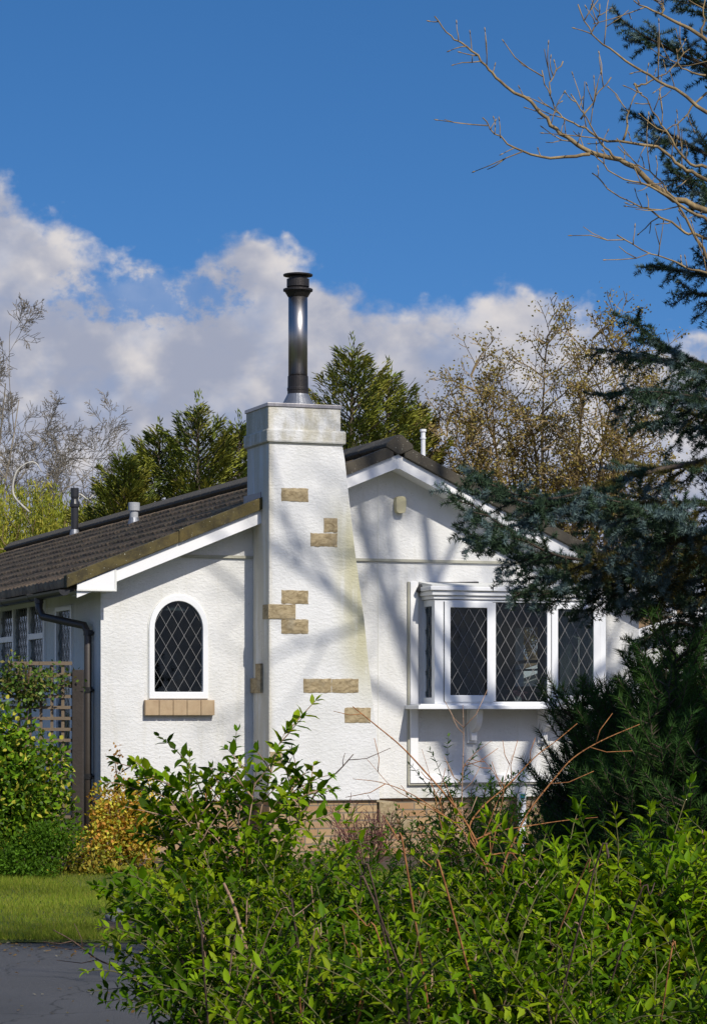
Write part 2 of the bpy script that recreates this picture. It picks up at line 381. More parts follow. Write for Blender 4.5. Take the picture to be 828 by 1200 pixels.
def lawn_mesh():
    xs = np.linspace(-40, 30, 141); ys = np.linspace(19.0, 27.4, 40)
    V = []; T = []
    for j, y in enumerate(ys):
        for i, x in enumerate(xs):
            yy = y+(.10*math.sin(x*2.3)+.06*math.sin(x*7.7)+.03*math.sin(x*17) if j == 0 else 0)
            V.append((x, yy, .035+.012*math.sin(x*2.1+y)+(.0 if j else -.04)))
    n = len(xs)
    for j in range(len(ys)-1):
        for i in range(n-1): a = j*n+i; T += [(a, a+1, a+n+1), (a, a+n+1, a+n)]
    npmesh('lawn', V, T, M['lawn'], kind='structure')
lawn_mesh()
def bed(name, outline, z=.07, seedv=1):
    mb = MB(); mb.prism(outline, .0, z, 'z'); return mb.build(name, M['soil'], kind='structure', bevel=.03)
bed('soil_bed', [(-4.2, 26.6), (-1.5, 26.9), (2, 26.9), (6, 27.6), (6, 30), (-4.2, 29.5)], .09)
bed('border_bed', [(-1.95, 19.4), (-1.2, 19.0), (12, 19.0), (12, 24), (.5, 24), (-1.3, 21.0), (-2.0, 20.1)], .10)
bed('verge_bed', [(-1.1, 8.4), (9, 8.2), (9, 17.2), (4, 17.2), (-.9, 13.0)], .08)

# ------------------------------------------------------------------ bungalow
house = empty('bungalow', A0, 'white rendered bungalow with brown tiled roof, tapering chimney and leaded bay window', 'bungalow', rz=TH)
SL = G(118, 800)[0]; SR = G(748, 800)[0]; PZ = G(430, 936)[1]; LEN = 19.0
TB = -.31                                                    # the bargeboards stand this far before the gable
def line(p, q): k = (q[1]-p[1])/(q[0]-p[0]); return lambda x: p[1]+k*(x-p[0])
apexW = G(466, 532.5, TB); leftW = G(90, 684, TB); rightW = G(624, 617.4, TB)
topL = line(leftW, apexW); topR = line(apexW, rightW)
botL_ = line(G(137, 679.5, TB), G(313, 611, TB)); AX = apexW[0]
thL = topL(-2)-botL_(-2); thR = thL*1.0
ER = SR+.34                                                  # right eave
# walls: gable with an arched hole and the bay hole
def arch(cx, z0, zs, r, n=20, rz=None):
    rz = rz or r
    return [(cx-r, z0), (cx+r, z0)]+[(cx+r*math.cos(math.pi*i/n), zs+rz*math.sin(math.pi*i/n)) for i in range(n+1)][0:]
wl = G(174, 760)[0]; wr = G(243, 760)[0]; wcx = (wl+wr)/2; wrad = (wr-wl)/2
wtop = G(209, 697)[1]; wbot = G(209, 819)[1]
hole_arch = arch(wcx, wbot, wtop-wrad*1.12, wrad-.002, rz=wrad*1.12)
bl, bz1 = G(494, 700); bz0 = G(494, 826)[1]; br = G(706, 700)[0]
bl2 = G(496, 700)[0]; br2 = G(700, 700)[0]
hole_bay = [(bl2, bz0), (br2, bz0), (br2, bz1-.02), (bl2, bz1-.02)]
gab = [(SL, PZ), (SR, PZ), (SR, topR(SR)-.05), (AX, apexW[1]-.05), (SL, topL(SL)-.05)]
w = MB().prism([gab, hole_arch, hole_bay], 0, .12)
w.build('gable_wall', M['stucco'], house)
# left side wall, with window and door openings
y0, z1 = SW(54, 703, SL); win_y0 = y0; win_y1 = y0+2.5; wz1 = z1; wz0 = z1-1.15
dy0, dz1 = SW(86, 709, SL); dy1, _ = SW(67, 709, SL); dz0 = PZ+.1
eaveL = topL(SL)-.06; eaveR = topR(SR)-.06
ZL = min(eaveL, wz1+.12)
side = [(.12, PZ), (LEN, PZ), (LEN, eaveL), (.12, eaveL)]
MB().prism([side, [(win_y0, wz0), (win_y1, wz0), (win_y1, wz1), (win_y0, wz1)], [(dy0, dz0), (dy1, dz0), (dy1, dz1), (dy0, dz1)]], SL, SL+.12, 'x').build('side_wall', M['stucco'], house)
# right side wall with the window one sees through the bay
sb = SW(627, 800, SR); sa = SW(637.5, 755, SR)
ry0, ry1 = sb[0], sa[0]; ry0, ry1 = min(ry0, ry1)-.05, max(ry0, ry1)+.37
rz0, rz1 = sb[1]-.05, SW(632, 735, SR)[1]
MB().prism([[(.12, PZ), (LEN, PZ), (LEN, eaveR), (.12, eaveR)], [(ry0, rz0), (ry1, rz0), (ry1, rz1), (ry0, rz1)]], SR-.12, SR, 'x').build('side_wall', M['stucco'], house)
mb = MB(); zb = rz0+(rz1-rz0)*.42
mb.box(SR-.09, SR-.03, ry0-.02, ry1+.02, zb-.02, zb+.02); mb.box(SR-.09, SR-.03, ry0-.02, ry1+.02, rz0+.2, rz0+.225)
mb.build('window_bar', M['upvc'], house)
MB().prism(gab, LEN, LEN+.12).build('rear_wall', M['stucco'], house)
# rooms behind the windows
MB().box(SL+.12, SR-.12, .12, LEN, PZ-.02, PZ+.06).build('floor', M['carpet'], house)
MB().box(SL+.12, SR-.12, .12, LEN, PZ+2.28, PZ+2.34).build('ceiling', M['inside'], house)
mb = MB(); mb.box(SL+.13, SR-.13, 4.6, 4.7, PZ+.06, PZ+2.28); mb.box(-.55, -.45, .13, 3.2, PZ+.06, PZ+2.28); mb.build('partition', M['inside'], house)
# curtains
def curtain(x0, x1, y, za, zb, n=40, amp=.02, m=None, par=None):
    mb = MB(); vs = []; fs = []
    for i in range(n+1):
        x = x0+(x1-x0)*i/n; yy = y+amp*math.sin(i*1.15)
        vs += [(x, yy, za), (x, yy, zb)]
    for i in range(n): fs.append((2*i, 2*i+2, 2*i+3, 2*i+1))
    mb.add(vs, fs); o = mb.build('curtain', m or M['curtain'], house, smooth=True); return o
curtain(G(652, 700, .15)[0], G(688, 700, .15)[0], .06, bz0-.0, bz1, n=22, amp=.012)
# brick plinth
mb = MB(); mb.box(SL+.06, SR-.06, .05, LEN, 0, PZ); mb.build('brick_plinth', M['brick'], house)
cbx0 = G(315, 900, TC)[0]; cbx1 = G(445, 935, TC)[0]; cz = G(380, 938, TC)[1]
# sandstone quoin blocks in the plinth
MB().box(G(424, 940)[0], G(445, 940)[0]-.006, TC+.03, .05, G(430, 962)[1], PZ-.02).build('plinth_stone', M['stone'], house, bevel=.004)
MB().box(G(470, 940)[0], G(490, 940)[0], .035, .06, G(480, 975)[1], G(480, 960)[1]).build('plinth_stone', M['stone'], house, bevel=.004)
MB().box(G(317, 900, TC)[0], G(443, 935, TC)[0], TC+.045, .049, 0, PZ+.0).build('chimney_plinth', M['brick'], house)
# battens and trims on the gable
hz = G(430, 655.8)[1]
mb = MB(); mb.box(SL+.9, SR-.3, -.028, -.001, hz-.018, hz+.012); mb.build('drip_batten', M['batten'], house)
mb = MB(); jx = G(443, 700)[0]; mb.box(jx-.006, jx+.006, -.006, -.001, PZ, topL(jx)-.15); mb.build('panel_joint', M['trim'], house)
# casing board round the bay
cx0, _ = G(479, 700); cx1, _ = G(488, 700); czt = G(483, 682)[1]; czb = G(483, 918)[1]
mb = MB(); mb.box(cx0, cx1, -.05, -.001, czb, czt); mb.box(cx1+.0, G(640, 915)[0], -.05, -.001, czb, G(483, 909)[1])
mb.build('casing_board', M['board'], house, bevel=.004)
mb = MB(); mb.box(cx0-.022, cx0, -.03, -.001, czb-.02, czt); mb.box(cx0-.022, G(640, 915)[0], -.035, -.001, czb-.022, czb-.001); mb.build('dark_edge_strip', M['batten'], house)  # dark strip along the left and lower edges of the casing board

# arched window
win = MB().prism([arch(wcx, wbot, wtop-wrad*1.12, wrad, rz=wrad*1.12),
                  arch(wcx, wbot+.075, wtop-wrad*1.12, wrad-.060, rz=wrad*1.12-.070)[::1]], -.035, .06).build('arched_window', M['upvc'], house, bevel=.006)
# raised render surround line
ro = wrad+.012
MB().prism([arch(wcx, wbot-.01, wtop-wrad*1.12, ro, rz=wrad*1.12+.012), arch(wcx, wbot-.0, wtop-wrad*1.12, wrad+.001, rz=wrad*1.12+.001)], -.012, -.001).build('sealant', M['trim'], win)
inner = arch(wcx, wbot+.075, wtop-wrad*1.12, wrad-.058, rz=wrad*1.12-.068)
MB().prism(inner, .010, .016).build('pane', M['glass'], win)
def lattice(mb, poly, y, pw, ph, wd=.009, th=.004, off=(0, 0), axis='y'):
    """diamond leading clipped to a convex outline"""
    xs = [p[0] for p in poly]; zs = [p[1] for p in poly]; cx, czz = (min(xs)+max(xs))/2+off[0], (min(zs)+max(zs))/2+off[1]
    n = len(poly); L = 6
    ar = sum(poly[i][0]*poly[(i+1) % n][1]-poly[(i+1) % n][0]*poly[i][1] for i in range(n)); sgn = 1 if ar > 0 else -1
    for sg in (1, -1):
        dv = Vector((pw/2, sg*ph/2)).normalized(); nv = Vector((-dv.y, dv.x)); stp = pw*ph/2/math.hypot(pw/2, ph/2)
        for k in range(-60, 61):
            c = Vector((cx, czz))+nv*(k*stp); t0, t1 = -L, L
            for i in range(n):
                a = Vector(poly[i]); b = Vector(poly[(i+1) % n]); e = b-a
                if e.length < 1e-7: continue
                en = Vector((-e.y, e.x))*sgn; den = en.dot(dv); num = en.dot(a-c)
                if abs(den) < 1e-9:
                    if num > 0: t0, t1 = 1, 0; break
                    continue
                t = num/den
                if den > 0: t0 = max(t0, t)
                else: t1 = min(t1, t)
            if t1-t0 < .01: continue
            a = c+dv*t0; b = c+dv*t1; h = nv*(wd/2); yy = y-(.0015 if sg > 0 else 0)
            q = [a-h, b-h, b+h, a+h]
            if axis == 'y': mb.add([(p.x, yy, p.y) for p in q]+[(p.x, yy+th, p.y) for p in q], [(0, 1, 2, 3), (7, 6, 5, 4), (0, 4, 5, 1), (2, 6, 7, 3)])
            else: mb.add([(yy, p.x, p.y) for p in q]+[(yy+th, p.x, p.y) for p in q], [(0, 1, 2, 3), (7, 6, 5, 4), (0, 4, 5, 1), (2, 6, 7, 3)])
PW, PH = .138, .235
mb = MB(); lattice(mb, inner, .003, PW, PH, wd=.0048); mb.build('leading', M['came'], win)
# pale blind edge inside the head of the arch
mb = MB(); mb.prism([(wcx-.16, wtop-.17), (wcx+.14, wtop-.175), (wcx+.06, wtop-.135), (wcx-.02, wtop-.125), (wcx-.1, wtop-.14)], .05, .06); mb.build('blind', M['curtain'], win)
sx0 = G(168, 830)[0]; sx1 = G(249.5, 830)[0]; szt = G(209, 820.5)[1]; szb = G(209, 838.5)[1]
sill = empty_child = None
for i in range(5):
    a = sx0+(sx1-sx0)*i/5; b = sx0+(sx1-sx0)*(i+1)/5
    MB().box(a+.002, b-.002, -.075, -.001, szb, szt-(.002*(i % 2))).build('sill_stone', M['sillstone'], win, bevel=.006)

# bargeboards, soffits, verge
def sloped(xa, xb, f, zt, zb, ya, yb): return MB().prism([(xa, f(xa)+zb), (xb, f(xb)+zb), (xb, f(xb)+zt), (xa, f(xa)+zt)], ya, yb)
lx0 = leftW[0]
bxr = G(136, 690, TB-.02)[0]
bgL = sloped(lx0, AX-.001, topL, 0, -thL, TB, TB+.022).build('bargeboard', M['board'], house, bevel=.003)
bgR = sloped(AX+.001, ER, topR, 0, -thR, TB, TB+.022).build('bargeboard', M['board'], house, bevel=.003)
MB().box(AX-.012, AX+.014, TB-.006, TB-.001, apexW[1]-thL-.01, apexW[1]+.002).build('joint_cover', M['upvc'], bgR)
# boxed end of the left eave
zb_ = G(110, 692.6, TB-.02)[1]
mb = MB().prism([(lx0-.002, zb_), (bxr, zb_), (bxr, topL(bxr)-.012), (lx0-.002, topL(lx0)-.01)], TB-.022, TB-.002)
mb.box(lx0, bxr-.02, TB, -.0, zb_+.002, zb_+.012); mb.build('eave_box', M['board'], house, bevel=.003)
mb = MB(); mb.box(lx0-.006, bxr+.004, TB-.03, TB-.022, zb_, zb_+.018); mb.box(bxr-.014, bxr+.004, TB-.03, TB-.0225, zb_+.0185, topL(bxr)-.02); mb.build('end_bead', M['trim'], house)
for f, xa, xb in ((topL, lx0+.02, AX), (topR, AX, ER)):
    sloped(xa, xb, f, -thL+.015, -thL+.03, TB+.022, -.0015).build('soffit', M['board'], house)
# soffit and fascia along the left side
MB().box(lx0+.0, SL-.001, 0.002, LEN, zb_+.03, zb_+.045).build('soffit', M['trim'], house)
MB().box(lx0-.02, lx0, TB+.03, LEN, zb_+.0, zb_+.16).build('fascia', M['darkwood'], house)
# roof planes of interlocking tiles
def roofplane(name, xe, xr, f, ya, yb, label=None):
    """courses step down from ridge xr to eave xe; the rolls of the tiles run up the slope"""
    sgn = 1 if xr > xe else -1
    run = abs(xr-xe); k = abs(f(xr)-f(xe))/run; Ls = run*math.hypot(1, k); nc = round(Ls/.44)
    ys = np.arange(ya, yb+.001, .025); per = .20
    ph = ((ys-ya) % per)/per
    prof = .020*(.5+.5*np.cos(2*np.pi*ph))**1.4
    V = []; T = []; rows = []
    for c in range(nc):
        for q, lift, back in ((c/nc, .062, -.018), ((c+1)/nc, .026, .002)):
            x = xe+(xr-xe)*q+sgn*back; rows.append((x, lift))
        
    for x, lift in rows:
        jit = np.repeat(RNG.normal(0, .003, len(ys)//8+1), 8)[:len(ys)]
        for j, y in enumerate(ys): V.append((x, y, f(x)+.035+lift+prof[j]+jit[j]))
    n = len(ys)
    for r in range(len(rows)-1):
        for j in range(n-1):
            a = r*n+j; T += [(a, a+1, a+n+1), (a, a+n+1, a+n)]
    # front lip of the lowest course and underside
    b0 = len(V)
    for j, y in enumerate(ys): V.append((xe, y, f(xe)+.005))
    for j in range(n-1): T += [(j, b0+j, b0+j+1), (j, b0+j+1, j+1)]
    b1 = len(V); V += [(xe, ya, f(xe)+.005), (xe, yb, f(xe)+.005), (xr, yb, f(xr)+.005), (xr, ya, f(xr)+.005)]
    T += [(b1, b1+1, b1+2), (b1, b1+2, b1+3)]
    return npmesh(name, V, T, M['tile'], house)
xeL = lx0-.09
roofL = roofplane('roof', xeL, AX, topL, TB+.0, LEN+.3)
roofR = roofplane('roof', ER+.08, AX, topR, TB+.0, LEN+.3)
vh = .15
def vergepart(xa, xb, f, n):
    r = MB(); y0_ = TB-.045
    for i in range(n):
        a = xa+(xb-xa)*i/n; b = xa+(xb-xa)*(i+1)/n; jz = random.uniform(-.004, .004)
        lo, hi = (a, b-.004) if xb > xa else (b+.004, a)
        r.prism([(lo, f(lo)+.001), (hi, f(hi)+.001), (hi, f(hi)+vh*.86+jz), (lo, f(lo)+vh*.86+jz+.012)], y0_+random.uniform(-.003, .003), TB+.10)
    return r.build('verge_tile', M['verge'], house, bevel=.008)
vergepart(G(77, 680, TB)[0], AX-.06, topL, 3); vergepart(ER+.08, AX+.06, topR, 3)
mb = MB()
rz = apexW[1]+.165
yy = TB-.06
while yy < LEN+.3:
    L = .45; mb.prism([(AX-.16, rz-.05), (AX-.165, rz-.09), (AX-.02, apexW[1]+.0), (AX+.02, apexW[1]+.0), (AX+.165, rz-.10), (AX+.16, rz-.06), (AX+.03, rz+.05), (AX-.03, rz+.05)], yy, yy+L-.006); yy += L
mb.build('ridge_tiles', M['verge'], house, bevel=.01)
# gutter and downpipe on the left
gx = xeL-.045; gz = topL(xeL)-.03
mb = MB(); n = 8; ring = [(gx+.062*math.cos(a), gz+.062*math.sin(a)) for a in [math.pi+math.pi*i/n for i in range(n+1)]]
inn = [(gx+.055*math.cos(a), gz+.055*math.sin(a)) for a in [2*math.pi-math.pi*i/n for i in range(n+1)]]
gut = mb.prism(ring+inn, TB+.02, LEN).build('gutter', M['black'], house)
MB().prism(ring, TB+.005, TB+.02).build('gutter_end', M['black'], gut)
for t in (1.2, 2.6, 4.0, 5.4): MB().prism([(p[0]*1, p[1]-.006) for p in ring]+[(gx+.07, gz+.02), (gx-.07, gz+.02)], t, t+.05).build('bracket', M['black'], gut)
q = SW(103, 800, SL-.06); dpx = SL-.06; dpy = max(q[0], .07)
pts = [(gx, dpy+.55, gz-.05), (gx, dpy+.55, gz-.17), (gx+.03, dpy+.5, gz-.25), (dpx-.03, dpy+.03, gz-.36), (dpx, dpy, gz-.45), (dpx, dpy, 1.2), (dpx, dpy, .12)]
dp = MB().tube(pts, .044, 10).build('downpipe', M['brownpipe'], house, smooth=True)
for z in (gz-.44, 1.95, 1.0, .3): MB().tube([(dpx, dpy, z-.03), (dpx, dpy, z+.03)], .052, 10).box(dpx-.0, dpx+.06, dpy-.055, dpy+.055, z-.012, z+.012).build('pipe_clip', M['black'], dp)
MB().tube([(gx, dpy+.55, gz-.1), (gx, dpy+.55, gz-.02)], .05, 10).build('outlet', M['black'], dp)
# left side window
def framewin(par_name, ya, yb, za, zb, muls, trans=None, x=SL):
    w0 = MB(); fw = .055
    w0.prism([[(ya, za), (yb, za), (yb, zb), (ya, zb)], [(ya+fw, za+fw), (yb-fw, za+fw), (yb-fw, zb-fw), (ya+fw, zb-fw)]], x-.03, x+.05, 'x')
    o = w0.build(par_name, M['upvc'], house, bevel=.004)
    for m_ in muls: MB().box(x-.032, x+.045, m_-.035, m_+.035, za+fw+.001, zb-fw-.001).build('mullion', M['upvc'], o, bevel=.003)
    for (a, b, z) in trans or (): MB().box(x-.034, x+.043, a, b, z-.035, z+.035).build('transom', M['upvc'], o, bevel=.003)
    MB().box(x+.008, x+.014, ya+.04, yb-.04, za+.04, zb-.04).build('pane', M['glass'], o)
    mb = MB(); lattice(mb, [(ya+fw, za+fw), (yb-fw, za+fw), (yb-fw, zb-fw), (ya+fw, zb-fw)], x-.004, .13, .2, axis='x'); mb.build('leading', M['came'], o)
    return o
third = (win_y1-win_y0)/3
framewin('side_window', win_y0, win_y1, wz0, wz1, [win_y0+third, win_y0+2*third], [(win_y0+.03, win_y0+third-.03, wz1-.42), (win_y0+2*third+.03, win_y1-.03, wz1-.42)])
MB().box(SL-.06, SL-.0305, win_y0-.04, win_y1+.04, wz0-.05, wz0+.005).build('window_sill', M['upvc'], house, bevel=.004)
dr = framewin('side_door', dy0, dy1, dz0, dz1, [])
# chimney: breast, sloping right shoulder, cap
e = [G(400.8, 519, TC), G(404, 537, TC), G(411.6, 605, TC), G(415.4, 640, TC), G(427, 727, TC), G(433, 787, TC), G(442, 866, TC), G(445, 938, TC)]
xl = STL; ztop = G(360, 516, TC)[1]
prof = [(xl, cz)]+[(x, z) for x, z in e[::-1]]+[(e[0][0], ztop+.02), (xl, ztop+.02)]
# densify long edges so the render relief stays crisp
YB = .75
mb = MB().prism(prof, TC, 0.0)
xr_t = e[1][0]; mb.prism([(xl, 2.6), (xr_t, 2.6), (e[0][0], ztop+.02), (xl, ztop+.02)], 0.001, YB-.55)
ch = mb.build('chimney', M['stucco_chimney'], house, bevel=.012)
bx0 = G(312.6, 510, TC-.03)[0]; bx1 = G(405.6, 510, TC-.03)[0]; bz_b = G(360, 519.5, TC)[1]; bz_t = G(360, 504, TC)[1]; cpt = G(360, 474, TC)[1]
CY = -.0+.2
MB().box(bx0, bx1, TC-.035, CY+.035, bz_b, bz_t).build('cap_band', M['stucco_chimney'], ch, bevel=.018)
ux0 = G(314, 480, TC)[0]; ux1 = G(399, 480, TC)[0]
MB().box(ux0+.0, ux1, TC-.006, CY+.012, bz_t-.01, cpt-.006).build('cap_block', M['stucco_chimney'], ch, bevel=.012)
MB().box(ux0-.012, ux1+.012, TC-.018, CY+.024, cpt-.035, cpt+.004).build('cap_flashing', M['steel'], ch, bevel=.003)
MB().box(bx0+.03, bx1-.03, TC-.012, CY+.01, bz_b-.012, bz_b+.001).build('cap_shadow_strip', M['batten'], ch)  # solid darker strip standing in for the shadow line under the band
fl = MB(); 
fl.prism([(xl-.03, 2.9), (xl-.004, 2.9), (xl-.004, 3.4), (xl-.03, 3.4)], TC+.28, CY); fl = fl  # lead soaker beside the stack
# (soaker follows the roof slope)
zc = topL(xl)+.06
MB().prism([(TC+.27, zc-.0), (CY+.1, zc-.0), (CY+.1, zc+.13), (TC+.27, zc+.13)], xl-.008, xl-.001, 'x').build('lead_flashing', M['lead'], ch)
def rough_block(x0, x1, y0, y1, z0, z1):
    """hand-cut stone: ragged outline and a hewn face"""
    nx = max(int(abs(x1-x0)/.03), 4); nz = max(int(abs(z1-z0)/.03), 4); mb = MB(); vs = []; fs = []
    for j in range(nz+1):
        for i in range(nx+1):
            ed = i in (0, nx) or j in (0, nz)
            vs.append((x0+(x1-x0)*i/nx+random.uniform(-.004, .004), y0+(.006 if ed else 0)+random.uniform(-.004, .003), z0+(z1-z0)*j/nz+random.uniform(-.004, .004)))
    n = nx+1
    for j in range(nz):
        for i in range(nx): fs.append((j*n+i, j*n+i+1, (j+1)*n+i+1, (j+1)*n+i))
    ring_ = [i for i in range(n)]+[j*n+nx for j in range(1, nz+1)]+[nz*n+i for i in range(nx-1, -1, -1)]+[j*n for j in range(nz-1, 0, -1)]
    k = len(vs); vs += [(vs[i][0], y1, vs[i][2]) for i in ring_]; m = len(ring_)
    for i in range(m): fs.append((ring_[i], ring_[(i+1) % m], k+(i+1) % m, k+i))
    return mb.add(vs, fs)
def inset(x0p, y0p, x1p, y1p, t=TC, wrap=None):
    a = G(x0p, y0p, t); b = G(x1p, y1p, t)
    return rough_block(a[0], b[0], t-.010, t+.03, b[1], a[1]).build('stone_inset', M['stone'], ch)
for r_ in ((329.5, 571.5, 361, 588), (379, 607, 395, 624), (363.5, 624.6, 395, 641), (329.5, 691.5, 361, 708), (329.5, 725.6, 361, 743), (355.5, 795.5, 388, 812), (388.8, 795.5, 419.5, 812), (403.5, 829.5, 434, 847), (316, 881, 330, 898)):
    inset(*r_)
a = G(346, 708.5, TC); b = G(315, 725.2, TC); wy = hit(308.5, 717, (1, 0, 0), xl)[1]
MB().box(xl-.010, a[0], TC-.011, wy, b[1], a[1]).build('stone_inset', M['stone'], ch, bevel=.004)
for (pa, pb, za, zb2) in ((302, 308, 778, 794.6), (295.5, 308, 795, 812)):
    A_ = hit(pa, za, (1, 0, 0), xl); B_ = hit(pb, zb2, (1, 0, 0), xl)
    MB().box(xl-.03, xl+.03, B_.y, min(A_.y, -.002), B_.z, A_.z).build('stone_inset', M['stone'], ch, bevel=.004)
# flue
fcx = (G(349, 460, -.2)[0]); fcy = -.2; fz0 = cpt+.004
def fz(py): return hit(349, py, (0, 1, 0), fcy)[2]
def fr(p0, p1): return abs(G(p1, 400, fcy)[0]-G(p0, 400, fcy)[0])/2
flue = MB().lathe((fcx, fcy, 0), [(fr(338.6, 360), fz(441)), (fr(338.6, 360), fz(344))], 28).build('flue_pipe', M['steel'], ch, smooth=True)
r0 = fr(338, 361)
MB().lathe((fcx, fcy, 0), [(fr(329, 371), fz0), (fr(331, 369), fz0+.012), (r0+.012, fz(464)), (r0+.004, fz(462))], 28).build('flue_cone', M['lead'], ch, smooth=False)
MB().lathe((fcx, fcy, 0), [(r0+.002, fz(464)), (r0+.002, fz(458)), (r0+.006, fz(457.5)), (r0+.006, fz(455)), (r0, fz(454)), (r0-.001, fz(441))], 28).build('flue_collar', M['sooty'], ch)
cw = MB(); rd = fr(332, 365)
cw.lathe((fcx, fcy, 0), [(r0-.004, fz(348)), (rd*.9, fz(341.5)), (rd, fz(341)), (rd, fz(338.8)), (rd*.86, fz(338)), (rd*.60, fz(337))], 28)
cw.lathe((fcx, fcy, 0), [(fr(339, 358.5), fz(339)), (fr(339, 358.5), fz(335))], 28)
cw.lathe((fcx, fcy, 0), [(fr(336.4, 361.5), fz(336)), (fr(336.4, 361.5), fz(327))], 28)
cw.lathe((fcx, fcy, 0), [(fr(340, 358), fz(327.5)), (fr(340, 358), fz(324)), (rd*.99, fz(323.2)), (rd, fz(321.6)), (rd*.5, fz(320)), (.01, fz(319.6))], 28)
cw.build('flue_cowl', M['sooty'], ch)
# vents through the left slope
kk = (topL(1)-topL(0)); nL = Vector((-kk, 0, 1)); cL = nL.dot(Vector((0, 0, topL(0)+.08)))
def vent(px, pyb, pyt, r, m, caps):
    b = hit(px, pyb, nL, cL); zt = hit(px, pyt, (0, 1, 0), b.y)[2]; H = zt-b.z
    mb = MB(); mb.lathe((b.x, b.y, b.z-.06), [(r, 0)]+[(r*rr, .06+H*q) for rr, q in caps], 20)
    o = mb.build('roof_vent', m, house, smooth=False)
    k = MB(); k.prism([(b.x-.17, topL(b.x-.17)+.062), (b.x+.15, topL(b.x+.15)+.062), (b.x+.15, topL(b.x+.15)+.078), (b.x-.17, topL(b.x-.17)+.078)], b.y-.15, b.y+.15)
    k.lathe((b.x, b.y, b.z-.03), [(r*1.5, 0), (r*1.35, .06), (r*1.05, .12)], 16)
    k.build('vent_flashing', M['lead'], o); return o
vent(87.5, 627, 572, .060, M['black'], [(1, .1), (1, .58), (1.32, .60), (1.36, .66), (1.1, .72), (.95, .76), (1.0, .80), (1.12, .81), (1.12, 1)])
vent(157, 614, 589, .062, M['greyvent'], [(1, .2), (.95, .60), (1.3, .62), (1.35, .98), (1.2, 1)])
# white soil pipe behind the right slope
nR = Vector((-(topR(1)-topR(0)), 0, 1)); cR = nR.dot(Vector((0, 0, topR(0)+.06)))
b = hit(495.5, 530, nR, cR); b.y = 2.2; b.x = (lambda s: s)(G(495.5, 515, 2.2)[0]); zt = G(495.5, 503, 2.2)[1]
mb = MB(); mb.tube([(b.x, b.y, topR(b.x)), (b.x, b.y, zt)], .028, 10); mb.tube([(b.x, b.y, zt-.03), (b.x, b.y, zt+.0)], .04, 10); mb.tube([(b.x, b.y, zt-.12), (b.x, b.y, zt-.10)], .036, 10)
mb.build('white_vent_pipe', M['upvc'], house)
# alarm-like yellowed lamp on the gable
lp = G(467, 592); a0 = G(460.5, 582); a1 = G(473, 602)
mb = MB(); cxm = (a0[0]+a1[0])/2; hw = (a1[0]-a0[0])/2; zz0, zz1 = a1[1], a0[1]
o2 = [(cxm+hw*math.copysign(abs(math.cos(t))**.5, math.cos(t))*(.86+.14*(math.sin(t)+1)/2), (zz0+zz1)/2+(zz1-zz0)/2*math.copysign(abs(math.sin(t))**.5, math.sin(t))) for t in [2*math.pi*i/24 for i in range(24)]]
mb.prism(o2, -.085, -.001); mb.build('wall_lamp', M['lamp'], house, bevel=.015)

# bay window
TY = -.36
fx0 = G(509, 760, TY)[0]; fx1 = G(709.5, 760, TY)[0]; fzt = G(560, 703.5, TY)[1]; fzb = G(560, 825, TY)[1]
bay = MB(); 
def X(px, t=TY): return G(px, 765, t)[0]
def Z(py, px=590, t=TY): return G(px, py, t)[1]
# corner posts and head/cill rails
bay.prism([[(fx0, fzb), (fx1, fzb), (fx1, fzt), (fx0, fzt)], [(X(519.5), Z(822.5)), (X(703), Z(822.5)), (X(703), Z(706)), (X(519.5), Z(706))]], TY, TY+.07)
bay = bay.build('bay_window', M['upvc'], house, bevel=.004)
mb = MB(); mb.box(fx0+.0, fx0+.06, TY+.071, TY+.09, fzb, fzt); mb.box(fx0, fx0+.06, -.03, -.002, fzb, fzt)
mb.box(fx0, fx0+.06, TY+.09, -.03, fzb, fzb+.07); mb.box(fx0, fx0+.06, TY+.09, -.03, fzt-.07, fzt)
mb.build('side_frame', M['upvc'], bay)
mb = MB(); mb.box(fx1-.06, fx1, TY+.071, -.002, fzb, fzb+.07); mb.box(fx1-.06, fx1, TY+.071, -.002, fzt-.07, fzt); mb.box(fx1-.06, fx1, -.05, -.002, fzb+.07, fzt-.07)
mb.build('side_frame', M['upvc'], bay)
MB().box(fx0+.03, fx0+.036, TY+.09, -.03, fzb+.07, fzt-.07).build('pane', M['glass'], bay)
MB().box(fx1-.036, fx1-.03, TY+.071, -.05, fzb+.07, fzt-.07).build('pane', M['glass'], bay)
mb = MB(); lattice(mb, [(TY+.09, fzb+.07), (-.03, fzb+.07), (-.03, fzt-.07), (TY+.09, fzt-.07)], fx0+.02, .11, PH, axis='x'); mb.build('leading', M['came'], bay)
def frame_rect(a, b, zt, zb, pa, pb, pzt, pzb, ya, yb, name):
    return MB().prism([[(X(a), Z(zb)), (X(b), Z(zb)), (X(b), Z(zt)), (X(a), Z(zt))], [(X(pa), Z(pzb)), (X(pb), Z(pzb)), (X(pb), Z(pzt)), (X(pa), Z(pzt))]], ya, yb).build(name, M['upvc'], bay, bevel=.006)
frame_rect(520, 577, 705.8, 823, 527, 570, 713, 815, TY-.018, TY-.0015, 'casement')
frame_rect(645.5, 702.5, 705.8, 823, 653, 694.5, 713, 815, TY-.018, TY-.0015, 'casement')
for a, b in ((577.2, 580.7), (641, 645.3)): MB().box(X(a), X(b), TY+.001, TY+.06, Z(822)+.001, Z(706.3)-.001).build('mullion', M['upvc'], bay)
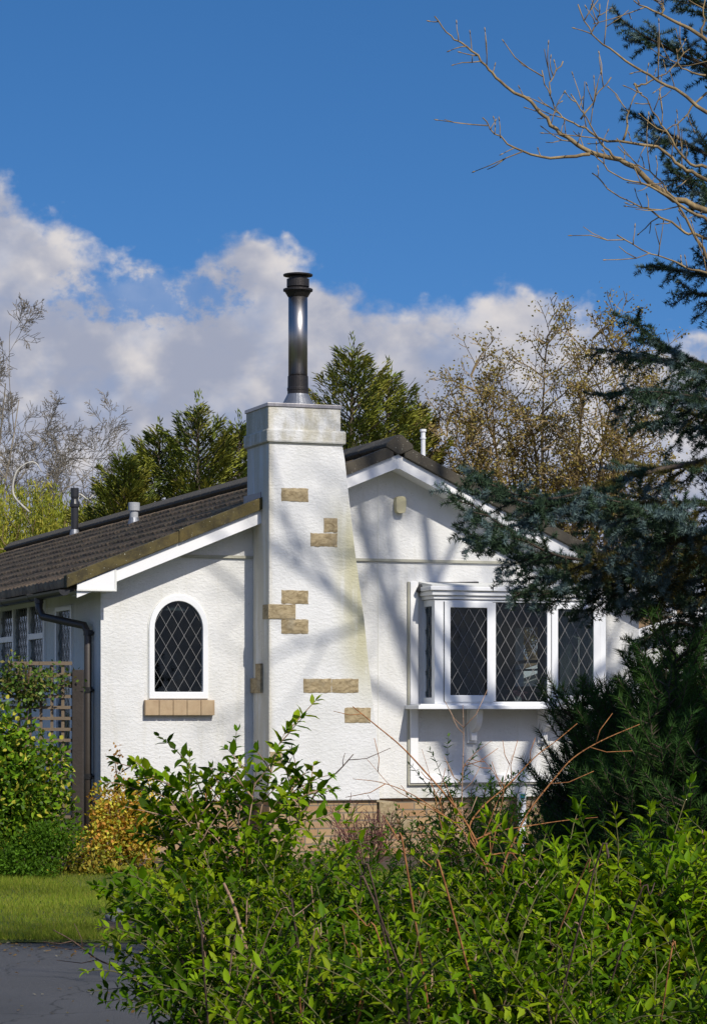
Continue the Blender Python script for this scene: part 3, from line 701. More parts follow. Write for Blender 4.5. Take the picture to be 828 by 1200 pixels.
for (a, b, zt, zb) in ((526, 571, 712, 816), (580, 641.5, 707, 821), (652, 695.5, 712, 816)):
    MB().box(X(a), X(b), TY+.016, TY+.022, Z(zb), Z(zt)).build('pane', M['glass'], bay)
    mb = MB(); lattice(mb, [(X(a), Z(zb)), (X(b), Z(zb)), (X(b), Z(zt)), (X(a), Z(zt))], TY+.009, PW, PH, wd=.006, off=(.01, .02)); mb.build('leading', M['came'], bay)
# cill, cornice, little lead roof, brackets
cl = G(489.5, 828, TY-.05)[0]; cr_ = fx1+.05
MB().box(cl, cr_, TY-.065, -.0015, Z(831.2, 600, TY-.06), Z(826.8, 600, TY-.06)).build('bay_cill', M['upvc'], bay, bevel=.005)
MB().box(cl+.05, cr_-.05, TY+.0, -.002, Z(826.8, 600, TY-.06)+.001, fzb-.001).build('bay_base', M['upvc'], bay)
czz = [(0.0, Z(703.3)), (-.020, Z(703.3)), (-.022, Z(699.5)), (-.045, Z(698)), (-.05, Z(694)), (-.075, Z(692.5)), (-.08, Z(688.5)), (0, Z(688.5))]
mb = MB(); 
for k in range(3):
    off = (.022, .05, .08)[k]; za = Z((703.3, 699, 693.5)[k]); zb3 = Z((699.2, 693.7, 688.6)[k])
    mb.box(fx0-off, fx1+off, TY-off, -.002, za, zb3)
mb.build('cornice', M['board'], bay, bevel=.008)
rt = Z(688.6)+.002; rb = G(560, 683, 0)[1]
mb = MB().prism([(TY-.07, rt), (-.003, rt), (-.003, max(rb, rt+.05)), (TY-.07, rt+.012)], fx0-.06, fx1+.06, 'x'); mb.build('bay_roof', M['trim'], bay)
p0 = G(488, 690, -.03); 
pts = [(G(489.5, 694, -.1)[0], -.10, G(489.5, 694, -.1)[1]), (G(492, 688, -.1)[0], -.1, G(492, 688, -.1)[1]), (G(505, 685.5, -.06)[0], -.07, G(505, 685.5, -.06)[1]), (G(530, 684.5, -.05)[0], -.05, G(530, 684.5, -.05)[1]), (G(560, 683.5, -.05)[0], -.05, G(560, 683.5, -.05)[1])]
MB().tube(pts, [.028, .034, .03, .024, .02], 8).build('felt_flashing', M['felt'], bay, smooth=True)
for (px, pw_) in ((556, 9), (638.5, 9), (690, 9)):
    xc = X(px, -.1); 
    ztp = Z(831.2, 600, TY-.06)-.002; zbt = G(px, 868, -.05)[1]; D = .26; H = ztp-zbt
    poly = [(-.002, ztp), (-D, ztp), (-D, ztp-.03)]+[(-D+(D-.07)*(1-math.cos(math.pi/2*i/8)), ztp-.03-(H-.13)*math.sin(math.pi/2*i/8)) for i in range(1, 9)]+[(-.085, ztp-H+.06), (-.085, zbt+.0), (-.002, zbt+.0)]
    mb = MB().prism(poly, xc-.035, xc+.035, 'x'); mb.box(xc-.06, xc+.06, -.03, -.0018, zbt-.03, ztp); mb.build('bracket', M['board'], bay, bevel=.004)

# vase of flowers standing on the inner sill
vp = l2w((X(606, .03), .03, bz0+.012)); V0 = empty('flower_vase', vp, 'small white vase of pink flowers standing inside the middle bay pane', 'vase')
MB().lathe((0, 0, 0), [(.03, 0), (.05, .03), (.045, .07), (.03, .085)], 14).build('vase', M['vase'], V0, smooth=True)
pp = RNG.normal(0, 1, (90, 3))*np.array([.05, .04, .022])+np.array([0, 0, .115]); Vv, Tt, ii = leaves(pp, rdir(90), rdir(90), .03, .025, (DIA_V, DIA_T))
npmesh('blossom', Vv, Tt, M['petal'], V0)
MB().box(bl2+.01, br2-.01, -.34, .3, bz0-.03, bz0+.01).build('inner_sill', M['upvc'], bay)
# white meter post by the plinth
pb = G(609, 968, -.06); pt = G(609, 929, -.06)
mp = MB().box(-.045, .045, -.035, .035, 0, pt[1]); 
o = mp.build('service_post', M['upvc'], None, bevel=.008, label='short white service post standing by the brick plinth under the bay window', cat='post'); o.location = l2w((pb[0], -.1, 0)); o.rotation_euler[2] = TH
MB().box(-.03, .03, -.039, -.036, pt[1]-.06, pt[1]-.015).build('teal_tag', simple('teal_plastic', (.02, .30, .30), .4), o)
# ------------------------------------------------------------------ vegetation helpers
def spline(pts, k=6):
    """Catmull-Rom through the points"""
    p = [Vector(q) for q in pts]; p = [p[0]*2-p[1]]+p+[p[-1]*2-p[-2]]; out = []
    for i in range(1, len(p)-2):
        for j in range(k):
            t = j/k; out.append(.5*((2*p[i])+(p[i+1]-p[i-1])*t+(2*p[i-1]-5*p[i]+4*p[i+1]-p[i+2])*t*t+(3*p[i]-p[i-1]-3*p[i+1]+p[i+2])*t**3))
    out.append(p[-2]); return out
def rv(s=1.0): return Vector((random.gauss(0, s), random.gauss(0, s), random.gauss(0, s)))
def grow(mb, p, d, L, r, depth, tips, spread=.55, up=.05, segs=5, kids=(3, 5), shrink=.62, wob=.10, minr=.004, start=.3, twig=None, down=0):
    """a limb with side limbs, recursively; tips collects (point, direction)"""
    pts = [p.copy()]; dd = d.normalized(); step = L/segs; rad = [r]
    for i in range(segs):
        dd = (dd+rv(wob)+Vector((0, 0, up-down))).normalized(); pts.append(pts[-1]+dd*step); rad.append(max(r*(1-.8*(i+1)/segs), minr))
    mb.tube(pts, rad, 7 if r > .05 else (5 if r > .012 else 3), cap=False)
    if depth <= 0 or L < .12:
        tips.append((pts[-1], dd)); tips.append((pts[len(pts)//2], dd)); return
    n = random.randint(*kids)
    for k in range(n):
        t = start+(1-start)*(k+random.random())/n; i = min(int(t*segs), segs-1); q = pts[i].lerp(pts[i+1], t*segs-i)
        ax = (pts[i+1]-pts[i]).normalized(); side = ax.cross(rv()).normalized()
        nd = (ax*(1-spread)+side*spread*random.uniform(.7, 1.3)).normalized()
        grow(mb, q, nd, L*shrink*random.uniform(.65, 1.15)*(1.15-.5*t), max(rad[i]*.62, minr), depth-1, tips, spread, up, segs, kids, shrink, wob, minr, .15, twig, down)
    tips.append((pts[-1], dd))
def foliage_at(pts, per, spreadr, L, Wd, cols, tmpl=(DIA_V, DIA_T), jit=.2, upb=.3, axis=None):
    pts = np.array([tuple(p) for p in pts]); n = len(pts)*per
    pos = np.repeat(pts, per, 0)+RNG.normal(0, spreadr, (n, 3)); ax = rdir(n) if axis is None else nrm(np.repeat(axis, per, 0)+RNG.normal(0, .6, (n, 3)))
    up = nrm(RNG.normal(0, 1, (n, 3))+np.array([0, 0, upb*3]))
    V, T, ii = leaves(pos, ax, up, L*RNG.uniform(.6, 1.2, n), Wd*RNG.uniform(.7, 1.2, n), tmpl)
    return V, T, palette(n, cols, jit)[ii]

# ------------------------------------------------------------------ distant trees
def budding_tree(name, loc, H, R_, label, group, leafcols, barkm, trunks=1, leafn=5, leafL=.09, spreadr=.10, depth=4, seed=1, lean=0, kids=(4, 6), cat='tree', spread=.5, up=.06, twr=.006, rk=.009, fan=.35):
    random.seed(seed); e = empty(name, loc, label, cat, group)
    tips = []; tm = MB(); bm_ = MB(); trunkh = H*.22
    for k in range(trunks):
        a = 2*math.pi*k/max(trunks, 1)+.5; off = Vector((math.cos(a), math.sin(a), 0))*(.12*H if trunks > 1 else 0)
        d = Vector((lean+off.x*fan, off.y*fan, 1)); top = Vector((lean*trunkh*.3, 0, trunkh))+off*.3
        tm.tube([(0, 0, -.2), top*.5, top], [H*rk*1.5, H*rk*1.3, H*rk*1.05], 9, cap=False)
        grow(bm_, top*.97, d, H*.62, H*rk, depth, tips, spread, up, 8, kids, .56, .07, twr, .12)
    tm.build('trunk', barkm, e, smooth=True); bm_.build('branches', barkm, e)
    if leafn:
        V, T, c = foliage_at([t[0] for t in tips], leafn, spreadr, leafL, leafL*.7, leafcols)
        npmesh('crown', V, T, M['leaf'], e, c)
    return e
BG = 'trees standing behind the bungalow'
YO = P(690, 600, 47)
def dome_oak(loc, label, W_, H, seed):
    random.seed(seed); e = empty('oak_tree', loc, label, 'tree', BG); tips = []; tm = MB(); bm_ = MB()
    tm.tube([(0, 0, -.2), (.05, 0, 1.2), (0, 0, 2.4)], [.24, .19, .16], 10, cap=False)
    for k in range(15):
        a = -1.15+2.3*(k+random.random()*.5)/14.5; dy = random.uniform(-1, 1); q = 1 if k % 2 else random.uniform(.55, .9)
        top = Vector((math.sin(a)*W_*q, dy*1.6, 2.4+(H-2.4)*(.30+.70*math.cos(a*.92))*q*random.uniform(.93, 1.04)))
        p0 = Vector((random.uniform(-.1, .1), 0, random.uniform(1.4, 2.6))); pts = spline([p0, p0.lerp(top, .4)+Vector((math.sin(a)*.25, 0, -.15)), p0.lerp(top, .75)+rv(.1), top], 5); n = len(pts)
        bm_.tube(pts, [max(.060*(1-i/n), .008) for i in range(n)], 6, cap=False)
        for i in range(3, n):
            ax = (pts[i]-pts[i-1]).normalized()
            for m_ in range(2):
                side = ax.cross(rv()).normalized(); grow(bm_, pts[i], (ax*.6+side*.75), random.uniform(.7, 1.35)*(1.15-.5*i/n), .018, 2, tips, .55, .05, 5, (3, 5), .6, .12, .007, .2)
    tm.build('trunk', M['bark_olive'], e, smooth=True); bm_.build('branches', M['bark_tan'], e)
    V, T, c = foliage_at([t[0] for t in tips if random.random() < .8], 3, .07, .06, .042, [(.22, .17, .05), (.31, .25, .07), (.40, .33, .10), (.15, .12, .04)]); npmesh('crown', V, T, M['leaf'], e, c)
dome_oak((P(640, 0, 47).x, 47, 0), 'broad budding tree with fine olive-brown twigs, rising behind the right roof slope', 2.35, hgt(398, 47), 11)
budding_tree('bare_tree', (P(-75, 0, 58).x, 58, 0), 11.2, 4, 'tall fine-twigged leafless tree cut by the left edge of the photo', BG, [(.1, .09, .06)], M['bark_grey'], trunks=4, leafn=0, depth=5, seed=5, kids=(4, 6), up=.02, twr=.006, rk=.005, fan=.4)
budding_tree('bare_tree', (P(10, 0, 62).x, 62, 0), 8.0, 4, 'low hazy leafless tree between the far left tree and the left conifers', BG, [(.1, .09, .06)], M['bark_grey'], trunks=4, leafn=0, depth=4, seed=6, kids=(5, 7), twr=.006, rk=.005)

def conifer(name, loc, H, R_, label, seed, cols, n=230, dens=190, lean=0, L=.125, low=.02, cat='conifer', group=BG, widthpow=.8, ragged=.35):
    rs = np.random.default_rng(seed); random.seed(seed); e = empty(name, loc, label, cat, group)
    MB().tube([(0, 0, -.1), (lean*.3, 0, H*.5), (lean, 0, H)], [H*.02, H*.012, .01], 8).build('trunk', M['bark_dark'], e, smooth=True)
    P_, A_, U_, C_ = [], [], [], []; bmx = MB()
    for k in range(n):
        t = (k+rs.random())/n; z = H*(low+(1-low)*t); rad = R_*(1-t)**widthpow*rs.uniform(1-ragged, 1.05)+.10
        a = rs.uniform(0, 2*math.pi); out = np.array([math.cos(a), math.sin(a), 0]); rise = .35+.9*t
        m = max(int(dens*rad/R_*1.0), 14); s = np.sqrt(rs.random(m))
        cx_ = np.outer(s*rad, out); cx_[:, 2] += z+rise*rad*s**1.6*.8-.12*rad*s; cx_[:, 0] += lean*z/H
        perp = np.array([-out[1], out[0], 0]); wd = (.30*rad*(1.05-s)+.04)
        w_ = rs.normal(0, 1, m)*wd; cx_ += np.outer(w_, perp); cx_[:, 2] += rs.normal(0, .05, m)-abs(w_)*.2
        ax = out*(1)+np.outer(w_/np.maximum(wd, .03)*.5, perp)+np.array([0, 0, .35+.5*t])+rs.normal(0, .25, (m, 3))
        P_.append(cx_); A_.append(ax); U_.append(rs.normal(0, .5, (m, 3))+np.array([0, 0, 1]))
        base = np.array(cols[rs.integers(0, len(cols))])*rs.uniform(.8, 1.2); C_.append(np.tile(base, (m, 1))*rs.uniform(.8, 1.25, (m, 1)))
        bmx.tube([(lean*z/H, 0, z), tuple(cx_[np.argmax(s)])], [.02, .004], 3, cap=False)
    # leader spires
    for k in range(3):
        m = 30; s = rs.random(m); o = rs.normal(0, .05, 2)*(k > 0)*4
        cx_ = np.stack([lean+o[0]+rs.normal(0, .03, m), o[1]+rs.normal(0, .03, m), H-.5*(k > 0)+s*.45-.1], 1); P_.append(cx_); A_.append(np.tile([0, 0, 1.], (m, 1))+rs.normal(0, .35, (m, 3))); U_.append(rs.normal(0, 1, (m, 3))); C_.append(np.tile(cols[0], (m, 1)))
    P_, A_, U_, C_ = map(np.concatenate, (P_, A_, U_, C_)); m = len(P_)
    V, T, ii = leaves(P_, A_, U_, L*rs.uniform(.6, 1.3, m), L*.22, (DIA_V, DIA_T))
    npmesh('crown', V, T, M['needle'], e, C_[ii]); bmx.build('branches', M['bark_dark'], e)
    return e
CG = [(.15, .185, .03), (.22, .235, .035), (.10, .13, .028), (.27, .26, .045)]
CD = [(.035, .055, .020), (.055, .075, .022), (.08, .095, .025)]
for px, Y, py, R_, lab, cols, sd in (
    (232, 48, 482, 1.25, 'tallest dark green conifer of the left clump, nearest its middle', CG, 1),
    (186, 49, 512, 1.2, 'dark green conifer in the left clump, left of its tallest one', CG, 2),
    (280, 50, 505, .9, 'slim conifer with wispy spires, closest to the chimney on its left', CG, 3),
    (145, 47, 545, 1.1, 'short yellow-green conifer at the left end of the left clump', CG, 4),
    (412, 46, 415, 1.35, 'tallest conifer, rising immediately right of the chimney', CG, 7),
    (455, 47, 445, 1.3, 'second conifer right of the chimney, a little lower and darker', CG, 8),
    (488, 49, 482, 1.0, 'brownish low conifer nearest the ridge end and vent pipe', [(.14, .12, .035), (.19, .15, .045), (.09, .10, .03)], 9)):
    conifer('conifer_tree', at(px, Y), hgt(py, Y), R_*1.9, lab, sd, cols, low=.25, n=170, dens=430, ragged=.6, widthpow=.72)
def willow(name, loc, H, R_, label, seed, n=420):
    rs = np.random.default_rng(seed); random.seed(seed); e = empty(name, loc, label, 'willow', BG)
    MB().tube([(0, 0, -.1), (.1, 0, H*.4), (0, 0, H*.7)], [.25, .18, .1], 9).build('trunk', M['bark_tan'], e, smooth=True)
    tips = []; mb = MB(); 
    for k in range(9): a = k*.7; grow(mb, Vector((0, 0, H*.5)), Vector((math.cos(a), math.sin(a), .9)), H*.42, .06, 2, tips, .5, .0, 5, (3, 4), .6, .1, .008, .3)
    mb.build('branches', M['bark_tan'], e)
    P_, A_, C_ = [], [], []
    cols = [(.33, .34, .045), (.24, .27, .035), (.40, .37, .06), (.17, .20, .03)]
    for k in range(n):
        a = rs.uniform(0, 2*math.pi); r = R_*math.sqrt(rs.random()); z0 = H*(1-.35*(r/R_)**2)-rs.uniform(0, .5); Ln = rs.uniform(1.0, 3.2)*(.6+.5*r/R_); m = int(Ln*34)
        s = rs.random(m); pos = np.stack([r*math.cos(a)+.25*s*math.cos(a)+rs.normal(0, .035, m), r*math.sin(a)+rs.normal(0, .035, m), z0-Ln*s], 1)
        P_.append(pos); A_.append(np.array([0, 0, -1.])+rs.normal(0, .4, (m, 3))); C_.append(np.tile(np.array(cols[rs.integers(0, 4)])*rs.uniform(.8, 1.2), (m, 1))*rs.uniform(.8, 1.2, (m, 1)))
    P_, A_, C_ = map(np.concatenate, (P_, A_, C_)); m = len(P_)
    V, T, ii = leaves(P_, A_, rs.normal(0, 1, (m, 3)), .11*rs.uniform(.6, 1.3, m), .026, (DIA_V, DIA_T)); npmesh('crown', V, T, M['leaf'], e, C_[ii]); return e
wil1 = willow('weeping_willow', at(30, 51), hgt(553, 51), 2.7, 'yellow-green weeping willow hanging behind the left end of the roof', 1, 900)
wil2 = willow('weeping_willow', at(125, 53), hgt(570, 53), 2.2, 'smaller green willow between the two roof vent pipes', 2, 700)
def dead_limb(wl_, pp, Y):
    pts = spline([P(a, b, Y) for a, b in pp], 5); b = wl_.location
    k = MB(); n = len(pts); k.tube([p-b for p in pts], [.024*(1-.6*i/n) for i in range(n)], 6)
    o = k.build('dead_limb', M['birch'], wl_, smooth=True)
dead_limb(wil1, [(34, 600), (16, 580), (18, 556), (29, 544), (41, 542), (49, 553)], 49)
dead_limb(wil2, [(120, 640), (95, 610), (92, 580), (103, 585), (112, 579), (128, 575), (141, 582), (150, 590)], 51)
# things right of the bungalow
nb = empty('neighbouring_bungalow', (3.4, 44, 0), 'white neighbouring bungalow glimpsed past the right corner, behind the red-leaved shrub', 'bungalow')
mb = MB(); mb.prism([(-.6, 0), (7, 0), (7, 2.35), (3.2, 3.7), (-.6, 2.35)], 0, 6); mb.build('wall', M['stucco'], nb)
for sg in (-1, 1):
    x1 = 3.2+sg*4.1; MB().prism([(3.2, 3.72), (x1, 2.28), (x1, 2.38), (3.2, 3.86)], -.3, 6.2).build('roof', M['tile'], nb)
    MB().prism([(3.2, 3.56), (x1, 2.12), (x1, 2.27), (3.2, 3.71)], -.33, -.301).build('bargeboard', M['board'], nb)
MB().prism([[(1.2, .9), (2.6, .9), (2.6, 2.0), (1.2, 2.0)], [(1.27, .97), (2.53, .97), (2.53, 1.93), (1.27, 1.93)]], -.04, -.001).build('window', M['upvc'], nb)
def bush(name, c, rx, ry, rz_, n, L, Wd, cols, label, cat, group=None, tmpl=(DIA_V, DIA_T), m='leaf', seed=1, lumps=9, up=.3, shell=.75, stems=8, stemm='twig_brown', axis_out=.5, extra=None):
    """a rounded shrub: uneven lumps of leaves on a few stems"""
    rs = np.random.default_rng(seed); random.seed(seed); e = empty(name, c, label, cat, group)
    cs = []; 
    for k in range(lumps):
        a = rs.uniform(0, 2*math.pi); q = rs.uniform(.25, .78); zc_ = rs.uniform(.18, .80); cs.append((rx*q*math.cos(a)*(1-.35*zc_), ry*q*math.sin(a)*(1-.35*zc_), rz_*zc_, rs.uniform(.30, .52)))
    cs.append((0, 0, rz_*.5, .7)); cs = np.array(cs); idx = rs.choice(len(cs), n, p=cs[:, 3]**2/np.sum(cs[:, 3]**2))
    d_ = rs.normal(size=(n, 3)); d_ = d_/np.linalg.norm(d_, axis=1, keepdims=True); rr = shell+(1-shell)*rs.random(n)+rs.normal(0, .08, n); rr *= np.where(rs.random(n) < .3, rs.random(n), 1)
    pos = cs[idx, :3]+d_*rr[:, None]*cs[idx, 3:4]*np.array([rx, ry, rz_*.62]); keep = pos[:, 2] > .02; pos = pos[keep]; d_ = d_[keep]; n2 = len(pos)
    V, T, ii = leaves(pos, d_*axis_out+rs.normal(0, .5, (n2, 3)), d_*.5+rs.normal(0, .5, (n2, 3))+np.array([0, 0, up]), L*rs.uniform(.6, 1.25, n2), Wd*rs.uniform(.7, 1.2, n2), tmpl)
    lumpc = rs.uniform(.8, 1.2, len(cs)); colr = np.array(cols)[rs.integers(0, len(cols), n2)]*rs.uniform(.8, 1.2, (n2, 1))*lumpc[idx[keep]][:, None]
    npmesh('foliage', V, T, M[m], e, colr[ii])
    for k in range(stems):
        t = cs[k % len(cs)]; MB().tube(spline([(t[0]*.15, t[1]*.15, 0), (t[0]*.6, t[1]*.6, t[2]*.5), (t[0], t[1], t[2]+t[3]*rz_*.3)], 3), [.014, .013, .012, .010, .008, .006, .004][:7], 5).build('stem', M[stemm], e, smooth=True)
    return e
bush('red_leaved_shrub', at(785, 36), 1.0, .8, 2.7, 9000, .07, .05, [(.14, .035, .03), (.10, .03, .025), (.18, .07, .04), (.07, .06, .02)], 'dark red-leaved shrub past the right corner of the bungalow', 'shrub', seed=3)
bush('garden_hedge', at(900, 40), 3.0, .9, 2.6, 14000, .08, .055, [(.05, .08, .02), (.08, .12, .03), (.04, .06, .018)], 'dark green hedge growing beyond the bungalow on the far right', 'hedge', seed=4)
bush('garden_hedge', at(-330, 33), 2.4, 1.0, 2.2, 9000, .07, .05, [(.05, .08, .02), (.08, .12, .03)], 'green hedge out beyond the left side of the lawn', 'hedge', seed=41)

# ------------------------------------------------------------------ beside the left wall
tr = empty('garden_trellis', P(58, 0, 27.6).xy.to_3d(), 'weathered square trellis panel beside the dark post, left of the gable', 'trellis')
Yt = 27.6
def tp(px, py): p = P(px, py, Yt); return p.x-tr.location.x, p.z
x0t, ztT = tp(10, 783); x1t, zbT = tp(84.5, 1000)
zz_ = zbT+.02
while zz_ < ztT: MB().box(x0t, x1t, -.022, -.004, zz_, zz_+.034).build('slat', M['slat'], tr); zz_ += .118
xx_ = x1t-.10
while xx_ > x0t: MB().box(xx_-.016, xx_+.016, -.003, .014, zbT, ztT+.03).build('slat', M['slat'], tr); xx_ -= .118
MB().box(x0t, x1t, -.024, .016, ztT+.031, ztT+.07).build('rail', M['slat'], tr)
tr.location.z = 0
pz = P(0, 785, Yt).z; pw = P(98, 0, Yt).x-P(85, 0, Yt).x
po = MB().box(-pw/2, pw/2, -.06, .06, 0, pz).build('fence_post', M['darkwood'], None, bevel=.008, label='dark stained timber post between the trellis and the downpipe', cat='post'); po.location = (P(91.5, 0, Yt).x, Yt, 0)
gt = MB(); 
dk = MB()
gx0 = P(60, 0, 28.1).x; gx1 = P(112, 0, 28.1).x
G_ = [(.22, .30, .02), (.14, .22, .025), (.07, .13, .02), (.32, .33, .05), (.05, .10, .02)]
bush('variegated_shrub', at(22, 26.6), .56, .55, 1.82, 8500, .075, .045, [(.13, .25, .012), (.09, .19, .010), (.20, .31, .015), (.45, .42, .05), (.06, .12, .010), (.05, .10, .01)], 'tall glossy green and yellow variegated shrub in front of the trellis', 'shrub', m='gloss_leaf', tmpl=(LEAF_V, LEAF_T), seed=5, lumps=16)
bush('low_green_bush', at(30, 25.9), .62, .45, .62, 6000, .045, .022, [(.075, .16, .012), (.10, .20, .016), (.05, .11, .010)], 'low mound of fine bright green foliage at the foot of the variegated shrub', 'bush', seed=6, lumps=12)
bush('golden_shrub', at(146, 26.4), .50, .45, 1.08, 5500, .05, .034, [(.58, .46, .06), (.55, .36, .06), (.45, .46, .06), (.50, .26, .06), (.28, .32, .04)], 'golden orange-leaved shrub against the wall under the arched window', 'shrub', m='leaf', seed=8, lumps=16)
random.seed(81); gs = empty('golden_shrub', at(125, 26.3), 'low yellow-green sprawling shrub at the lawn corner by the dark post', 'shrub')
V, T, c = foliage_at([(random.gauss(-.1, .20), random.gauss(0, .15), abs(random.gauss(.16, .12))) for _ in range(230)], 5, .04, .055, .035, [(.38, .30, .05), (.30, .30, .06), (.20, .22, .03)]); npmesh('foliage', V, T, M['leaf'], gs, c)
gsp = [(.0, 0, 0), (-.02, 0, .5), (-.03, 0, 1.0), (-.07, 0, 1.28)]
sh_ = empty('golden_sprig', at(141, 26.3), 'single tall orange-leaved sprig standing above the golden shrub', 'sprig')
MB().tube(spline(gsp), .006, 4).build('stem', M['twig_brown'], sh_)
V, T, c = foliage_at([(gsp[0][0]-.06*t, 0, .85+.5*t) for t in np.linspace(0, 1, 16)], 6, .035, .045, .03, [(.42, .25, .07), (.35, .18, .06)]); npmesh('foliage', V, T, M['leaf'], sh_, c)
# climber on top of the trellis
cl_ = empty('climbing_plant', (P(45, 0, 27.5).x, 27.5, 0), 'green climber spilling over the top of the trellis', 'climber')
random.seed(9); tips = []
k = MB(); k.tube([(-.2, .0, 0), (-.15, -.02, 1.0), (-.1, 0, ztT)], .012, 5)
for i in range(40): grow(k, Vector((random.uniform(x0t-.2, x1t), random.uniform(-.1, .1), ztT+random.uniform(-.28, .0))), Vector((random.uniform(-1, 1), random.uniform(-.5, .5), random.uniform(-.5, .3))), random.uniform(.10, .24), .005, 1, tips, .6, .0, 4, (2, 3), .6, .2, .002)
k.build('stems', M['twig_brown'], cl_)
V, T, c = foliage_at([t[0] for t in tips], 9, .06, .055, .04, [(.09, .16, .025), (.06, .11, .02), (.13, .20, .03), (.20, .18, .05)]); npmesh('foliage', V, T, M['gloss_leaf'], cl_, c)

# ------------------------------------------------------------------ spruce and pines
def needles_on(segs, dens, L, wd, cols, forward=.6, seed=1, flat=0):
    """segs: arrays a, b (n,3); needles all round each shoot"""
    rs = np.random.default_rng(seed); a = np.array([s[0] for s in segs]); b = np.array([s[1] for s in segs]); cidx = np.array([s[2] for s in segs])
    ln = np.linalg.norm(b-a, axis=1); cnt = np.maximum((ln*dens).astype(int), 4); idx = np.repeat(np.arange(len(a)), cnt); n = len(idx)
    t = rs.random(n)*1.03; ax = nrm(b-a)[idx]; pos = a[idx]+(b-a)[idx]*t[:, None]
    r = rs.normal(size=(n, 3)); r = nrm(r-ax*np.sum(r*ax, 1, keepdims=True)); dr = nrm(r+ax*forward+np.array([0, 0, .22]))
    V, T, ii = leaves(pos, dr, rs.normal(size=(n, 3)), L*rs.uniform(.7, 1.15, n), wd, (TRI_V, TRI_T))
    base = np.array(cols)[cidx][idx]*rs.uniform(.75, 1.3, (n, 1)); return V, T, base[ii]
def spruce_limb(mb, pts, r0, segs, lat=.5, sp=.055, seedv=0, hang=.25, blue=.6):
    pts = spline(pts, 8); n = len(pts); cum = [0]
    for i in range(1, n): cum.append(cum[-1]+(pts[i]-pts[i-1]).length)
    tot = cum[-1]; mb.tube(pts, [max(r0*(1-i/n), .004) for i in range(n)], 6, cap=False)
    def pa(s):
        for i in range(1, n):
            if cum[i] >= s: f = (s-cum[i-1])/max(cum[i]-cum[i-1], 1e-6); return pts[i-1].lerp(pts[i], f), (pts[i]-pts[i-1]).normalized()
        return pts[-1], (pts[-1]-pts[-2]).normalized()
    s = tot*.12; sg = 1
    while s < tot:
        p, ax = pa(s); rem = tot-s; q, _ = pa(min(s+sp, tot))
        if rem < .5 or random.random() < .5: segs.append((tuple(p), tuple(q), 0 if random.random() < blue else 1))
        hor = ax.cross(Vector((0, 0, 1))).normalized()*sg; Ln = min(lat, rem*.55+.09)*random.uniform(.55, 1.1)
        dn = Vector((0, 0, random.uniform(-hang*1.5, .22))); d2 = (ax*random.uniform(.45, .9)+hor*.8*random.uniform(.4, 1.1)+dn+rv(.1)).normalized()
        L2 = 0; cp = p.copy(); stp = .055; k = 0; old = rem > .8
        lp_ = [cp.copy()]
        while L2 < Ln:
            nd = (d2+Vector((0, 0, -.35*hang*L2/Ln if L2 < Ln*.7 else .25))+rv(.07)).normalized(); np_ = cp+nd*stp
            ci = 0 if (L2 > Ln*.45 and random.random() < blue) else (2 if (old and L2 < Ln*.5) else 1)
            segs.append((tuple(cp), tuple(np_), ci))
            if k > 0 or Ln < .2:
                sd_ = nd.cross(ax if abs(nd.dot(ax)) < .9 else Vector((0, 0, 1))).cross(nd).normalized()*(1 if k % 2 else -1)
                if random.random() < .35: sd_ = Vector((0, 0, -1))
                l3 = min(.16, (Ln-L2)*.5+.06)*random.uniform(.6, 1.2); e3 = cp+(nd*.75+sd_*.7+rv(.12)).normalized()*l3
                segs.append((tuple(cp), tuple(e3), ci))
            cp = np_; L2 += stp; k += 1; lp_.append(cp.copy())
        mb.tube(lp_, [max(.006*(1-i/len(lp_)), .002) for i in range(len(lp_))], 3, cap=False)
        s += sp*random.uniform(.6, 1.2); sg = -sg
SPC = [(.125, .185, .175), (.050, .085, .045), (.12, .105, .03)]
YS = 15.0; TX = P(955, 0, YS).x
spr = empty('blue_spruce', (TX, YS, 0), 'blue spruce with drooping blue-green boughs reaching in front of the bay window', 'spruce')
tz = lambda z: Vector((TX+(z*.01), YS, z))
MB().tube([(0, 0, -.1), (.03, 0, 4), (.08, 0, 8.5)], [.17, .11, .02], 10).build('trunk', M['bark_dark'], spr, smooth=True)
def sub_origin(o_pts): return [Vector(p)-Vector((TX, YS, 0)) for p in o_pts]
random.seed(21)
